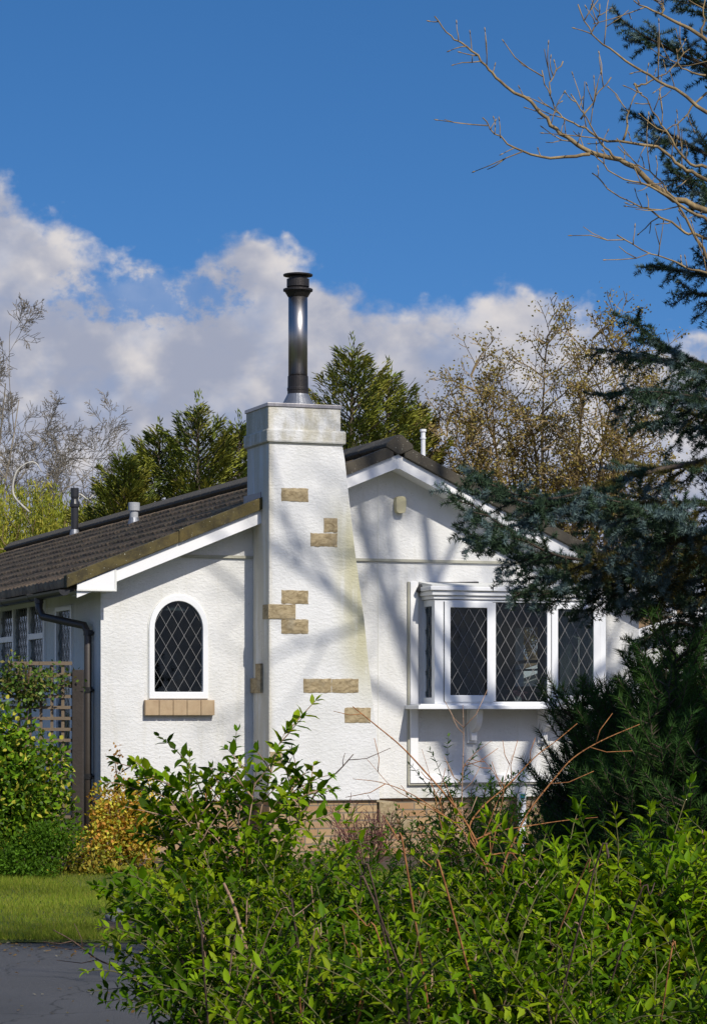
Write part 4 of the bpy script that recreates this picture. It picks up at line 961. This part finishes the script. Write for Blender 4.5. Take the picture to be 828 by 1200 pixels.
limbs = [  # root height offset, pixel path with depths, lateral length, blueness
 ([(900, 140, 15), (840, 85, 14.9), (790, 60, 14.8), (752, 40, 14.7), (724, 20, 14.7)], .26, .8),
 ([(910, 250, 15), (840, 190, 15.1), (790, 160, 15.2), (744, 136, 15.2)], .28, .7),
 ([(900, 60, 15), (850, 20, 14.7), (800, -5, 14.6), (760, -20, 14.6)], .26, .7),
 ([(915, 330, 15), (860, 260, 14.9), (815, 215, 14.8), (782, 196, 14.7)], .22, .6),
 ([(920, 400, 15), (860, 335, 15.1), (800, 318, 15.2), (758, 312, 15.2)], .26, .6),
 ([(925, 480, 15), (860, 440, 14.7), (790, 412, 14.5), (735, 372, 14.3)], .42, .55),
 ([(930, 500, 15), (860, 450, 15.2), (770, 420, 15.5), (692, 408, 15.6)], .38, .5),
 ([(930, 540, 15), (860, 480, 14.6), (780, 460, 14.2), (705, 462, 14.0)], .40, .45),
 ([(930, 560, 15), (860, 520, 15.2), (790, 495, 15.2), (745, 500, 15.3)], .35, .3),
 ([(930, 560, 15), (860, 540, 14.4), (760, 553, 13.9), (640, 585, 13.5), (555, 560, 13.2)], .30, .55),
 ([(930, 590, 15), (850, 590, 14.5), (740, 590, 14.0), (620, 590, 13.8), (548, 548, 13.7)], .46, .6),
 ([(930, 640, 15), (850, 625, 14.3), (750, 650, 13.7), (650, 650, 13.2), (535, 580, 13.0)], .44, .55),
 ([(930, 650, 15), (850, 650, 14.6), (750, 665, 14.2), (650, 660, 14.0), (548, 625, 13.9)], .48, .45),
 ([(930, 680, 15), (850, 680, 14.4), (760, 680, 14.0), (680, 690, 13.8), (602, 695, 13.7)], .42, .4),
 ([(930, 690, 15), (850, 650, 13.6), (760, 600, 12.9), (690, 580, 12.6)], .50, .8),
 ([(930, 700, 15), (850, 660, 13.7), (780, 620, 13.2), (720, 610, 13.0)], .48, .7),
 ([(930, 740, 15), (860, 720, 14.8), (790, 690, 14.6), (716, 710, 14.5)], .34, .3),
 ([(930, 760, 15), (860, 750, 14.4), (790, 730, 14.2), (750, 755, 14.1)], .34, .2),
]
def finish_limb(tree_e, org, mbx, segs, cols, dens, L, wd, sdv, fwd=.6, barkm='bark_dark'):
    o = mbx.build('branch', M[barkm], tree_e, smooth=True)
    V, T, c = needles_on(segs, dens, L, wd, cols, fwd, sdv); npmesh('needles', V, T, M['needle'], o, c)
for i, (pth, lat, bl_) in enumerate(limbs):
    wp = [P(*q) for q in pth]; z0 = wp[0].z; wp = [Vector((TX, YS, z0-.15))]+wp
    mbx = MB(); segs = []; spruce_limb(mbx, sub_origin(wp), .032 if i > 8 else .022, segs, lat, .068, hang=.45 if i > 4 else .2, blue=bl_)
    finish_limb(spr, None, mbx, segs, SPC, 1050, .028, .0044, 100+i, .45)
# the rest of the whorls, right round the trunk
for i in range(46):
    z = .9+7.3*i/46; a = i*2.4; Lb = (1.75*(1-z/9)+.25)*random.uniform(.8, 1.1); d_ = Vector((math.cos(a), math.sin(a), 0))
    if d_.x < -.2:
        Lb = min(Lb, .95 if z > 4.2 else .85)
    p0 = Vector((.01*z, 0, z)); wp = [p0, p0+d_*Lb*.4+Vector((0, 0, -.05*Lb)), p0+d_*Lb*.8+Vector((0, 0, -.16*Lb)), p0+d_*Lb+Vector((0, 0, -.05*Lb))]
    mbx = MB(); segs = []; spruce_limb(mbx, wp, .024, segs, .40, .075, hang=.45, blue=.4); finish_limb(spr, None, mbx, segs, SPC, 620, .030, .0055, 200+i, .45)

def pine(loc, H, label, seed, spread=.6, n=26, lo=.05, cols=((.035, .085, .018), (.055, .12, .022), (.022, .055, .014))):
    random.seed(seed); e = empty('mountain_pine', loc, label, 'pine', 'dark pines beneath the spruce'); segs_all = 0
    for t in range(n):
        a = t*2.4+random.random(); q = math.sqrt((t+.5)/n); base = Vector((math.cos(a)*.12, math.sin(a)*.12, 0)); r_ = spread*q
        top = Vector((math.cos(a)*r_, math.sin(a)*r_, H*(1-.45*q*q)*random.uniform(.85, 1.03)))
        pts = spline([base, base.lerp(top, .45)+Vector((math.cos(a), math.sin(a), 0))*.12*q, top.lerp(base, .12)+Vector((0, 0, -.05)), top], 7); m = len(pts)
        mbx = MB(); mbx.tube(pts, [max(.018*(1-i/m), .005) for i in range(m)], 5); segs = []
        for i in range(2, m):
            p = pts[i]; ax = (pts[i]-pts[i-1]).normalized()
            if i > m*.35: segs.append((tuple(pts[i-1]), tuple(p), random.choice((0, 1, 2))))
            for k in range(2 if i > m*.2 else 1):
                sd_ = ax.cross(rv()).normalized(); l = random.uniform(.14, .30); q1 = p+(ax*.45+sd_*.8).normalized()*l*.5; q2 = q1+(ax*.4+sd_*.6+Vector((0, 0, .55))).normalized()*l*.6
                mbx.tube([p, q1, q2], [.006, .005, .003], 3, cap=False); segs.append((tuple(q1), tuple(q2), random.choice((0, 0, 1)))); segs.append((tuple(p.lerp(q1, .4)), tuple(q1), 2))
        o = mbx.build('branch', M['bark_dark'], e, smooth=True); V, T, c = needles_on(segs, 560, .066, .0036, cols, .75, seed*50+t); npmesh('needles', V, T, M['needle'], o, c)
    return e
pine(at(700, 14.6), hgt(768, 14.6), 'dark green pine at the left, its candle tips in front of the bay sill', 31, .26, 13)
pine(at(765, 14.0), hgt(755, 14.0), 'taller dark pine in the middle, just right of the bay window', 32, .42, 22)
pine(at(818, 13.4), hgt(765, 13.4), 'dark pine at the right edge under the spruce boughs', 33, .50, 26)
pine(at(690, 15.6), hgt(880, 15.6), 'low dark pine nearest the service post, left of the others', 34, .30, 12)
# ------------------------------------------------------------------ bare tree at the upper right
YB_ = 12.0; bt = empty('bare_tree', (P(1030, 0, YB_).x, YB_, 0), 'bare spring tree reaching lichened tan branches across the sky from the upper right', 'tree')
bo = Vector(bt.location)
def zp(x, y, Y=YB_): return P(500+x/2.143, y/2.143, Y)-bo
MB().tube([(0, 0, -.1), (.0, 0, 2), (-.05, 0, 4.2), (.0, .1, 6.5)], [.17, .14, .11, .06], 10).build('trunk', M['bark_tan'], bt, smooth=True)
bl_list = [
 ([(20, 40), (60, 90), (100, 115), (150, 165), (180, 205), (260, 255), (300, 300), (350, 345), (410, 380), (500, 408), (540, 440), (600, 490), (703, 525), (880, 600)], .023, (1133, 1050)),
 ([(140, 295), (170, 335), (240, 380), (330, 395), (410, 385)], .012, None),
 ([(380, 10), (415, 85), (480, 135), (560, 190), (640, 235), (703, 280), (880, 380)], .016, (1133, 900)),
 ([(515, 0), (590, 35), (690, 95), (880, 240)], .022, (1133, 700)),
 ([(415, 432), (470, 485), (540, 520), (600, 550), (650, 580), (703, 600), (880, 680)], .013, (1133, 1100)),
 ([(475, 590), (560, 635), (640, 665), (703, 690), (880, 760)], .012, (1133, 1150)),
 ([(285, 175), (310, 240), (340, 295), (400, 320), (450, 350), (580, 370), (640, 420), (703, 450), (880, 560)], .015, (1133, 1020)),
 ([(365, 240), (400, 300), (440, 360), (470, 395)], .009, None),
 ([(520, 210), (560, 260), (600, 330), (650, 400), (703, 420)], .011, None),
 ([(530, 215), (505, 280), (495, 350)], .009, None),
 ([(460, 195), (425, 240), (390, 300)], .007, None),
 ([(345, 155), (310, 200), (310, 240)], .006, None), ([(590, -10), (595, 20), (590, 35)], .008, None), ([(700, -10), (693, 50), (690, 95)], .010, None),
 ([(660, 120), (600, 180), (540, 215), (520, 210)], .009, None), ([(435, 5), (425, 50), (412, 80)], .006, None),
 ([(500, 408), (560, 430), (620, 500), (680, 600), (720, 680)], .012, None), ([(410, 380), (480, 440), (560, 470), (660, 530), (720, 560)], .012, None),
 ([(600, 330), (640, 300), (700, 230)], .009, None), ([(625, 120), (640, 170), (700, 190)], .008, None)]
random.seed(77)
for i, (pp, r, root) in enumerate(bl_list):
    Yb = YB_+random.uniform(-.25, .35)
    pts = [zp(a, b, Yb) for a, b in pp]
    if root: pts.append(Vector((0, 0, zp(*root).z)))
    pts = spline(pts, 4); n = len(pts); mb = MB()
    mb.tube([p+rv(.004) for p in pts], [max(.0030, r*(i_/n*.85+.13)*.78) for i_ in range(n)], 6)
    for j in range(1, n-3):                                   # short spurs and twigs with buds
        if random.random() < (.45 if j < n*.6 else .16):
            d = (pts[j-1]-pts[j]).normalized(); side = Vector((-d.z, random.uniform(-.6, .6), d.x))*(1 if random.random() < .72 else -1)
            if side.z < -.2 and random.random() < .5: side = -side
            L = random.choice((.04, .06, .08, .16, .26)); q = pts[j]; nd = (d*.6+side.normalized()*.8).normalized(); seg = [q]
            for s_ in range(3): nd = (nd+Vector((0, 0, .07))+rv(.16)).normalized(); seg.append(seg[-1]+nd*L/3)
            mb.tube(seg, [.0036, .003, .0026, .002], 4)
            mb.tube([seg[-1], seg[-1]+nd*.012, seg[-1]+nd*.022], [.0025, .004, .001], 4)
            if L > .1:
                q = seg[1]; nd2 = (nd+rv(.5)).normalized(); mb.tube([q, q+nd2*L*.3, q+nd2*L*.5+Vector((0, 0, .01))], [.003, .0025, .002], 3)
    mb.build('branch', M['bark_tan'], bt, smooth=True)
for k in range(9):                                            # the part of the crown above and beside the frame
    tips = []; mb = MB(); a = k*2.4; d = Vector((math.cos(a)*.8+.25, math.sin(a)*.8, 1.0)); grow(mb, Vector((0, 0, 4.6+.25*k)), d, 2.9, .05, 3, tips, .5, .04, 7, (3, 5), .6, .09, .006, .25)
    mb.build('branch', M['bark_tan'], bt)
# trees along the road, outside the picture; they shade the gable and are mirrored in the panes
def road_tree(loc, H, label, seed, depth=4, kids=(4, 6)):
    random.seed(seed); e = empty('roadside_tree', loc, label, 'tree', 'bare trees along the road')
    MB().tube([(0, 0, -.1), (0, 0, H*.35)], [H*.018, H*.012], 9).build('trunk', M['bark_tan'], e, smooth=True)
    tips = []; mb = MB()
    for k in range(5): a = k*1.3; grow(mb, Vector((0, 0, H*(.50+.03*k))), Vector((math.cos(a)*.75, math.sin(a)*.75, 1)), H*.5, H*.0078, depth-1, tips, .5, .05, 7, kids, .6, .09, .008, .2)
    mb.build('branches', M['bark_tan'], e); return e
road_tree((5.6, 22.3, 0), 12.8, 'leafless roadside tree right of the view, shading the gable', 51)

# ------------------------------------------------------------------ shrubs in the foreground
LG = [(.115, .22, .004), (.08, .165, .004), (.18, .285, .006), (.038, .085, .004), (.23, .31, .010), (.055, .11, .004)]
def leafy(e, shoots, L=.062, Wd=.034, gap=.045, cols=LG, stemm='stem_green', r=.0045, bare=.15, seed=1, whorl=2, droop=.25, m='leaf', jit=.2, taper=.5):
    """arching shoots with pairs of pointed leaves"""
    rs = np.random.default_rng(seed); mb = MB(); Pn, An, Un, Ls, Cn = [], [], [], [], []
    for pts in shoots:
        pts = [Vector(p) for p in pts]; n = len(pts); mb.tube(pts, [max(r*(1-.7*i/n), .0014) for i in range(n)], 4, cap=False)
        tot = sum((pts[i]-pts[i-1]).length for i in range(1, n)); acc = 0; nxt = tot*bare; k = 0; base = np.array(cols[rs.integers(0, len(cols))])*rs.uniform(.85, 1.15)
        for i in range(1, n):
            sl_ = (pts[i]-pts[i-1]).length; ax = (pts[i]-pts[i-1]).normalized()
            while acc+sl_ > nxt:
                f = (nxt-acc)/sl_; p = pts[i-1].lerp(pts[i], f); rem = 1-nxt/tot
                a = k*1.57+rs.uniform(-.4, .4); o = ax.orthogonal().normalized(); q = Matrix.Rotation(a, 3, ax) @ o
                for w_ in range(whorl):
                    s = (Matrix.Rotation(2*math.pi*w_/whorl, 3, ax) @ q); d = (s*.85+ax*rs.uniform(.25, .8)+Vector((0, 0, rs.uniform(-droop, droop*.6)))).normalized()
                    ll = L*rs.uniform(.65, 1.15)*(1-.5*(1-min(rem*6, 1))); Pn.append(p); An.append(d); Un.append((ax*.5+Vector((0, 0, 1))+rv(.25))); Ls.append(ll); Cn.append(base*rs.uniform(1-jit, 1+jit))
                k += 1; nxt += gap*rs.uniform(.7, 1.3)*(1-taper*(1-min(rem*3, 1)))
            acc += sl_
        for w_ in range(3): Pn.append(pts[-1]); An.append((pts[-1]-pts[-2]).normalized()+rv(.35)); Un.append(rv(.5)+Vector((0, 0, 1))); Ls.append(L*.55); Cn.append(base*1.2)
    Pn = np.array([tuple(v) for v in Pn]); An = np.array([tuple(v) for v in An]); Un = np.array([tuple(v) for v in Un]); Ls = np.array(Ls)
    V, T, ii = leaves(Pn, An, Un, Ls, Ls*Wd/L, (LEAF_V, LEAF_T))
    mb.build('stems', M[stemm], e, smooth=True); npmesh('foliage', V, T, M[m], e, np.array(Cn)[ii])
def arch_shoot(b, d, L, n=8, droop=.06, wob=.06):
    pts = [Vector(b)]; d = Vector(d).normalized()
    for i in range(n): d = (d+rv(wob)+Vector((0, 0, -droop*i/n*1.6))).normalized(); pts.append(pts[-1]+d*L/n)
    return pts
def thicket(name, px, Y, pytop, width, label, seed, nshoots=70, L=.072, Wd=.028, cols=LG, group='green shrubs in the foreground', depth=.5, stemm='stem_green', sub=4, lean=.42, gap=.052, m='leaf', cat='shrub', droop=.06, trim=1.0):
    random.seed(seed); H = hgt(pytop, Y); base = Vector(at(px, Y)); e = empty(name, base, label, cat, group); sh = []; main = MB()
    for k in range(int(nshoots*.72)):
        q = random.uniform(-1, 1); dy = random.uniform(-1, 1)*depth; b = Vector((q*width*.35, dy*.4, 0)); Hk = H*random.uniform(.50, 1.04)*trim*(1-.22*q*q)
        top = Vector((q*width*1.0+random.gauss(0, .05), dy+random.gauss(0, .06), Hk)); mid = b.lerp(top, .5)+Vector((0, 0, .12*H)); pts = spline([b, mid, top], 6)
        main.tube(pts, [.009*(1-.6*i/len(pts)) for i in range(len(pts))], 4, cap=False)
        for s_ in range(sub):
            t = random.uniform(.35, 1.0); p = pts[min(int(t*(len(pts)-1)), len(pts)-1)]
            d = Vector((random.gauss(0, lean)+q*.25, random.gauss(0, lean)-.15, random.uniform(.2, 1))); sh.append(arch_shoot(p, d, random.uniform(.25, .52), 7, droop+.05))
        sh.append(pts[len(pts)//2:]+[pts[-1]+Vector((random.gauss(0, .03), 0, .05))])
    main.build('canes', M['stem_orange' if seed % 2 else 'stem_pink'], e, smooth=True)
    leafy(e, sh, L, Wd, gap, cols, stemm, seed=seed, m=m); return e
thicket('leafy_shrub', 250, 11.2, 1040, .20, 'green shrub at the left end of the front thicket, overhanging the road', 1, 36, group=None)
thicket('leafy_shrub', 285, 10.6, 1045, .34, 'green shrub low in the front left, around the thick pink stem', 2, 70)
thicket('leafy_shrub', 270, 11.6, 930, .34, 'tall leafy shrub on the left with broad leaves, its top before the white gable', 3, 52, L=.08, Wd=.042)
thicket('leafy_shrub', 395, 11.0, 1040, .40, 'green shrub below the chimney foot, between the tall one and the orange canes', 4, 80)
thicket('leafy_shrub', 520, 10.6, 1035, .42, 'green shrub around the foot of the orange canes', 5, 80)
thicket('leafy_shrub', 640, 10.8, 1015, .45, 'green shrub right of the orange canes, below the low pine', 6, 80, L=.10, Wd=.027)
thicket('leafy_shrub', 760, 10.4, 1035, .45, 'broad-leaved green shrub in the lower right corner', 7, 80, L=.105, Wd=.034)
thicket('leafy_shrub', 845, 11.2, 975, .28, 'green shrub cut by the right edge, reaching up beside the pines', 8, 45, L=.09)
thicket('leafy_shrub', 365, 9.3, 1140, .36, 'nearest low green shrub at the bottom edge, left of centre', 9, 60)
thicket('leafy_shrub', 500, 9.2, 1130, .42, 'nearest low green shrub at the bottom edge, in the centre', 10, 60)
thicket('leafy_shrub', 680, 9.2, 1130, .48, 'nearest low green shrub at the bottom edge, right of centre', 12, 64)
FINE = [(.11, .25, .015), (.08, .19, .012), (.16, .31, .02)]
thicket('fine_leaved_shrub', 555, 18.5, 925, .55, 'fine-leaved green shrub standing before the brick plinth under the bay window', 13, 60, L=.06, Wd=.018, cols=FINE, group=None)
thicket('fine_leaved_shrub', 440, 16.5, 1010, .5, 'low green shrub between the chimney foot and the front thicket', 14, 44, L=.05, Wd=.02, cols=FINE, group=None)
thicket('fine_leaved_shrub', 330, 17.5, 1005, .5, 'low green shrub at the lawn edge behind the tall leafy shrub', 15, 36, L=.05, Wd=.02, cols=FINE, group=None)
thicket('fine_leaved_shrub', 660, 16.5, 960, .5, 'dark green shrub in the shade at the foot of the pines', 16, 44, L=.05, Wd=.022, cols=[(.05, .09, .02), (.07, .12, .02)], group=None)
# tall leafy shoots that stand out against the white walls
ts = empty('leafy_shrub', at(285, 11.5), 'upright leafy shoots whose tallest tip stands before the chimney base', 'shrub', 'green shrubs in the foreground'); bo2 = Vector(ts.location)
def lp2(a, Y=11.5): return P(a[0], a[1], Y)-bo2
random.seed(4); sh = []
for pp in ([(340, 850), (327, 872), (318, 905), (308, 940), (298, 990), (290, 1060)], [(222, 888), (222, 915), (228, 950), (240, 1000), (255, 1060)], [(168, 905), (190, 915), (215, 930), (240, 965), (262, 1010)],
           [(155, 925), (185, 930), (215, 950), (250, 990)], [(372, 928), (350, 935), (330, 950), (312, 985)], [(358, 905), (342, 925), (326, 950), (312, 985)], [(260, 905), (262, 935), (268, 975), (275, 1020)],
           [(300, 905), (296, 935), (290, 975)], [(200, 960), (225, 965), (255, 985), (275, 1030)], [(170, 985), (200, 985), (235, 1010)], [(375, 960), (350, 965), (325, 990)], [(285, 925), (280, 960), (280, 1010)]):
    yq = 11.5+random.uniform(-.25, .25); pts = spline([lp2(a, yq) for a in pp[::-1]], 4); sh.append(pts)
    for k in range(4):
        j = random.randint(len(pts)//3, len(pts)-2); d = (pts[j+1]-pts[j]).normalized(); sh.append(arch_shoot(pts[j], d*.6+Vector((random.choice((-1, 1))*random.uniform(.4, .9), random.uniform(-.5, .5), .3)), random.uniform(.12, .24), 5))
leafy(ts, sh, .085, .040, .050, LG, 'stem_pink', r=.0045, bare=.05, seed=4, droop=.4)
# thick pink stem
def cane(e, pp, Y, r, m, rt=.3, twigs=0):
    pts = spline([P(a, b, Y)-Vector(e.location) for a, b in pp], 5); n = len(pts); mb = MB(); mb.tube(pts, [r*(rt+(1-rt)*i/(n-1)) for i in range(n)], 6)
    for k in range(2, n-1, 3): mb.tube([pts[k]+(pts[k+1]-pts[k])*.0, pts[k]+(pts[k+1]-pts[k]).normalized()*.012], [r*(rt+(1-rt)*k/(n-1))*1.18]*2, 6)
    for k in range(twigs):
        j = random.randint(2, n-3); d = (pts[j-1]-pts[j]).normalized(); s = d.cross(Vector((0, 1, 0))).normalized()*random.choice((-1, 1)); L = random.uniform(.04, .15); mb.tube([pts[j], pts[j]+(d*.7+s*.7)*L*.6, pts[j]+(d*1.2+s*.8)*L], [.003, .0025, .0018], 4)
    return mb.build('cane', m, e, smooth=True)
ps = empty('old_cane', at(300, 10.4), 'thick pinkish-tan cane leaning up through the left of the thicket', 'cane'); cane(ps, [(262, 1035), (275, 1065), (288, 1110), (300, 1160), (308, 1300)], 10.3, .0095, M['stem_pink'], .6)
ps2 = empty('old_cane', at(345, 10.4), 'thin pale cane crossing behind the thick pink one', 'cane'); cane(ps2, [(235, 1075), (262, 1110), (300, 1145), (345, 1190), (370, 1230)], 10.5, .008, M['stem_pink'], .6)
ps3 = empty('bare_shoot', at(318, 12), 'dark bare budded shoot pointing up right across the chimney foot', 'shoot'); cane(ps3, [(414, 884), (398, 902), (372, 927), (352, 960), (330, 1000), (318, 1050)], 11.8, .0065, M['twig_brown'], .35, 4)
ps4 = empty('bare_shoot', at(60, 12), 'thin fallen-looking shoot poking out left over the lawn and road edge', 'shoot'); cane(ps4, [(62, 1090), (85, 1103), (115, 1125), (140, 1135), (165, 1150), (190, 1230)], 11.5, .006, M['twig_brown'], .4, 5)
# orange canes
oc = empty('dogwood_shrub', at(585, 12.0), 'bare shrub of orange-brown canes fanning up before the bay window', 'shrub')
random.seed(12)
for pp, r, tw in (([(413, 828), (440, 850), (470, 875), (500, 907), (530, 942), (552, 975), (568, 1010), (580, 1035), (588, 1110)], .011, 3), ([(676, 848), (652, 868), (627, 887), (595, 920), (566, 945), (550, 968), (556, 990), (572, 1020)], .0085, 2),
                  ([(749, 849), (705, 868), (672, 888), (650, 912), (620, 950), (602, 985), (590, 1015), (585, 1050)], .009, 3), ([(413, 913), (445, 917), (478, 929), (512, 950), (540, 972), (560, 1000), (576, 1030)], .006, 3),
                  ([(542, 826), (543, 860), (542, 900), (541, 935), (543, 970), (552, 1000)], .006, 9), ([(494, 878), (505, 915), (512, 945), (520, 985)], .004, 3), ([(576, 868), (560, 880), (545, 895), (541, 908)], .0035, 1), ([(560, 885), (578, 905), (590, 930)], .0035, 2),
                  ([(600, 885), (592, 912), (588, 940), (575, 1000)], .0035, 2), ([(700, 958), (660, 962), (620, 968), (580, 975), (556, 985)], .006, 1), ([(655, 1035), (640, 1015), (615, 1003), (590, 1000), (565, 1005)], .006, 1),
                  ([(610, 905), (585, 935), (575, 960), (555, 1010), (545, 1060)], .006, 2), ([(430, 890), (462, 925), (500, 945), (535, 965)], .0045, 2)):
    cane(oc, pp, 12.0+random.uniform(-.2, .2), r*.62, M['stem_orange'] if tw < 9 else M['stem_pink'], .35, tw)
# loose canes among the leaves
cg = 'bare canes scattered through the thicket'
random.seed(99)
for i in range(22):
    px = random.uniform(180, 820); py = random.uniform(1005, 1190); Yc = random.uniform(8.7, 9.6); L = random.uniform(35, 90); a = random.uniform(.6, 2.4); px2 = px+L*math.cos(a); py2 = py-L*math.sin(a)*.7
    b0 = P(px, py, Yc); b0 = Vector((b0.x, b0.y, b0.z)); base = Vector((b0.x-(b0.z)*math.cos(a)*.5, b0.y+.5, 0)); pts = spline([base, b0, P((px+px2)/2+random.uniform(-8, 8), (py+py2)/2, Yc), P(px2, py2, Yc+random.uniform(-.1, .3))], 4)
    n = len(pts); r = random.uniform(.0022, .005)
    o = MB().tube([p-base for p in pts], [r*(1-.6*k/n) for k in range(n)], 5).build('bare_cane', random.choice((M['stem_orange'], M['stem_pink'], M['twig_brown'])), None, smooth=True, label='thin bare brown cane threading the front green shrubs', cat='cane', group=cg); o.location = base
# little reddish twiggy shrub by the chimney foot
rt = empty('twiggy_shrub', at(430, 24.5), 'small bare reddish-brown twiggy shrub before the chimney foot', 'shrub'); random.seed(3); mb = MB(); tips = []
for k in range(34): a = random.uniform(0, 6.28); grow(mb, Vector((0, 0, .0)), Vector((math.cos(a)*.42, math.sin(a)*.42, 1)), random.uniform(.5, .78), .006, 2, tips, .4, .05, 5, (3, 4), .5, .08, .0028, .4)
mb.build('twigs', simple('red_brown_twig', (.16, .06, .05), .8, .25, 30), rt)
# white fallen blossom and stones in the bed near the lawn
random.seed(6)
for i in range(14):
    px = random.uniform(130, 200); Y = random.uniform(19.3, 20.6); r = random.uniform(.04, .09); b = Vector(at(px, Y)); mb = MB(); vs = []
    n1_, n2_ = 5, 8
    prof_ = [(r*math.sin(math.pi*(j+.001)/n1_)*random.uniform(.85, 1.1), r*.7*(1-math.cos(math.pi*j/n1_))) for j in range(n1_+1)]
    o = mb.lathe((0, 0, -.01), prof_, n2_).build('edging_stone', M['kerb'], None, smooth=True, bevel=.0, label='grey edging stone at the lawn corner beneath the shrubs', cat='stone', group='edging stones'); o.location = (b.x, b.y, .08); o.rotation_euler = (random.uniform(-.3, .3), random.uniform(-.3, .3), random.uniform(0, 3)); o.scale = (1.2, .9, .8)

# grass blades on the lawn
rs = np.random.default_rng(5); n = 150000
gx_ = rs.uniform(-5.2, 1.6, n); gy_ = 18.93+8.0*rs.random(n)**1.25; keep = (np.abs(gx_/gy_) < .16) & ~((gx_ > -1.6) & (gy_ > 26.7)); gx_, gy_ = gx_[keep], gy_[keep]; n = len(gx_)
ln = rs.uniform(.025, .06, n)*(1+.5*np.sin(gx_*2.3)*np.sin(gy_*1.7)); pos = np.stack([gx_, gy_, np.full(n, .035)], 1)
V, T, ii = leaves(pos, np.array([0, 0, 1.])+rs.normal(0, .45, (n, 3)), rs.normal(0, 1, (n, 3)), ln, .006, (TRI_V, TRI_T))
pc = np.array([(.17, .24, .022), (.22, .27, .030), (.13, .19, .02), (.27, .27, .05)])[rs.integers(0, 4, n)]*(1+.22*np.sin(gx_*1.3+gy_*.9)*np.cos(gy_*2.1))[:, None]
npmesh('grass', V, T, M['grass'], None, pc[ii], kind='stuff', label='short mown grass of the lawn', cat='grass')
# unseen dark evergreens added behind the camera to darken the panes' reflections
for i, (x, y, H) in enumerate(((9, -14, 9), (14, -9, 10), (19, -5, 9), (5, -19, 9), (24, 0, 9))):
    conifer('conifer_tree', (x, y, 0), H, 3.0, 'unseen evergreen added behind the camera, mirrored dark in the panes', 60+i, CD, n=130, dens=120, L=.4, group='unseen evergreens added for the pane reflections')

# fallen leaves and grit along the edge of the drive
rs = np.random.default_rng(8); n = 900; lx = rs.uniform(-5, .5, n); ly = np.where(rs.random(n) < .6, 18.9-np.abs(rs.normal(0, .35, n)), rs.uniform(12, 19, n))
V, T, ii = leaves(np.stack([lx, ly, np.full(n, .012)], 1), rs.normal(size=(n, 3))*np.array([1, 1, .1]), np.array([0, 0, 1.])+rs.normal(0, .3, (n, 3)), rs.uniform(.015, .05, n), .025, (DIA_V, DIA_T))
npmesh('leaf_litter', V, T, M['leaf'], None, palette(n, [(.16, .09, .03), (.25, .16, .06), (.10, .07, .03), (.3, .27, .2)])[ii], kind='stuff', label='dry leaf litter scattered on the drive', cat='leaf litter')
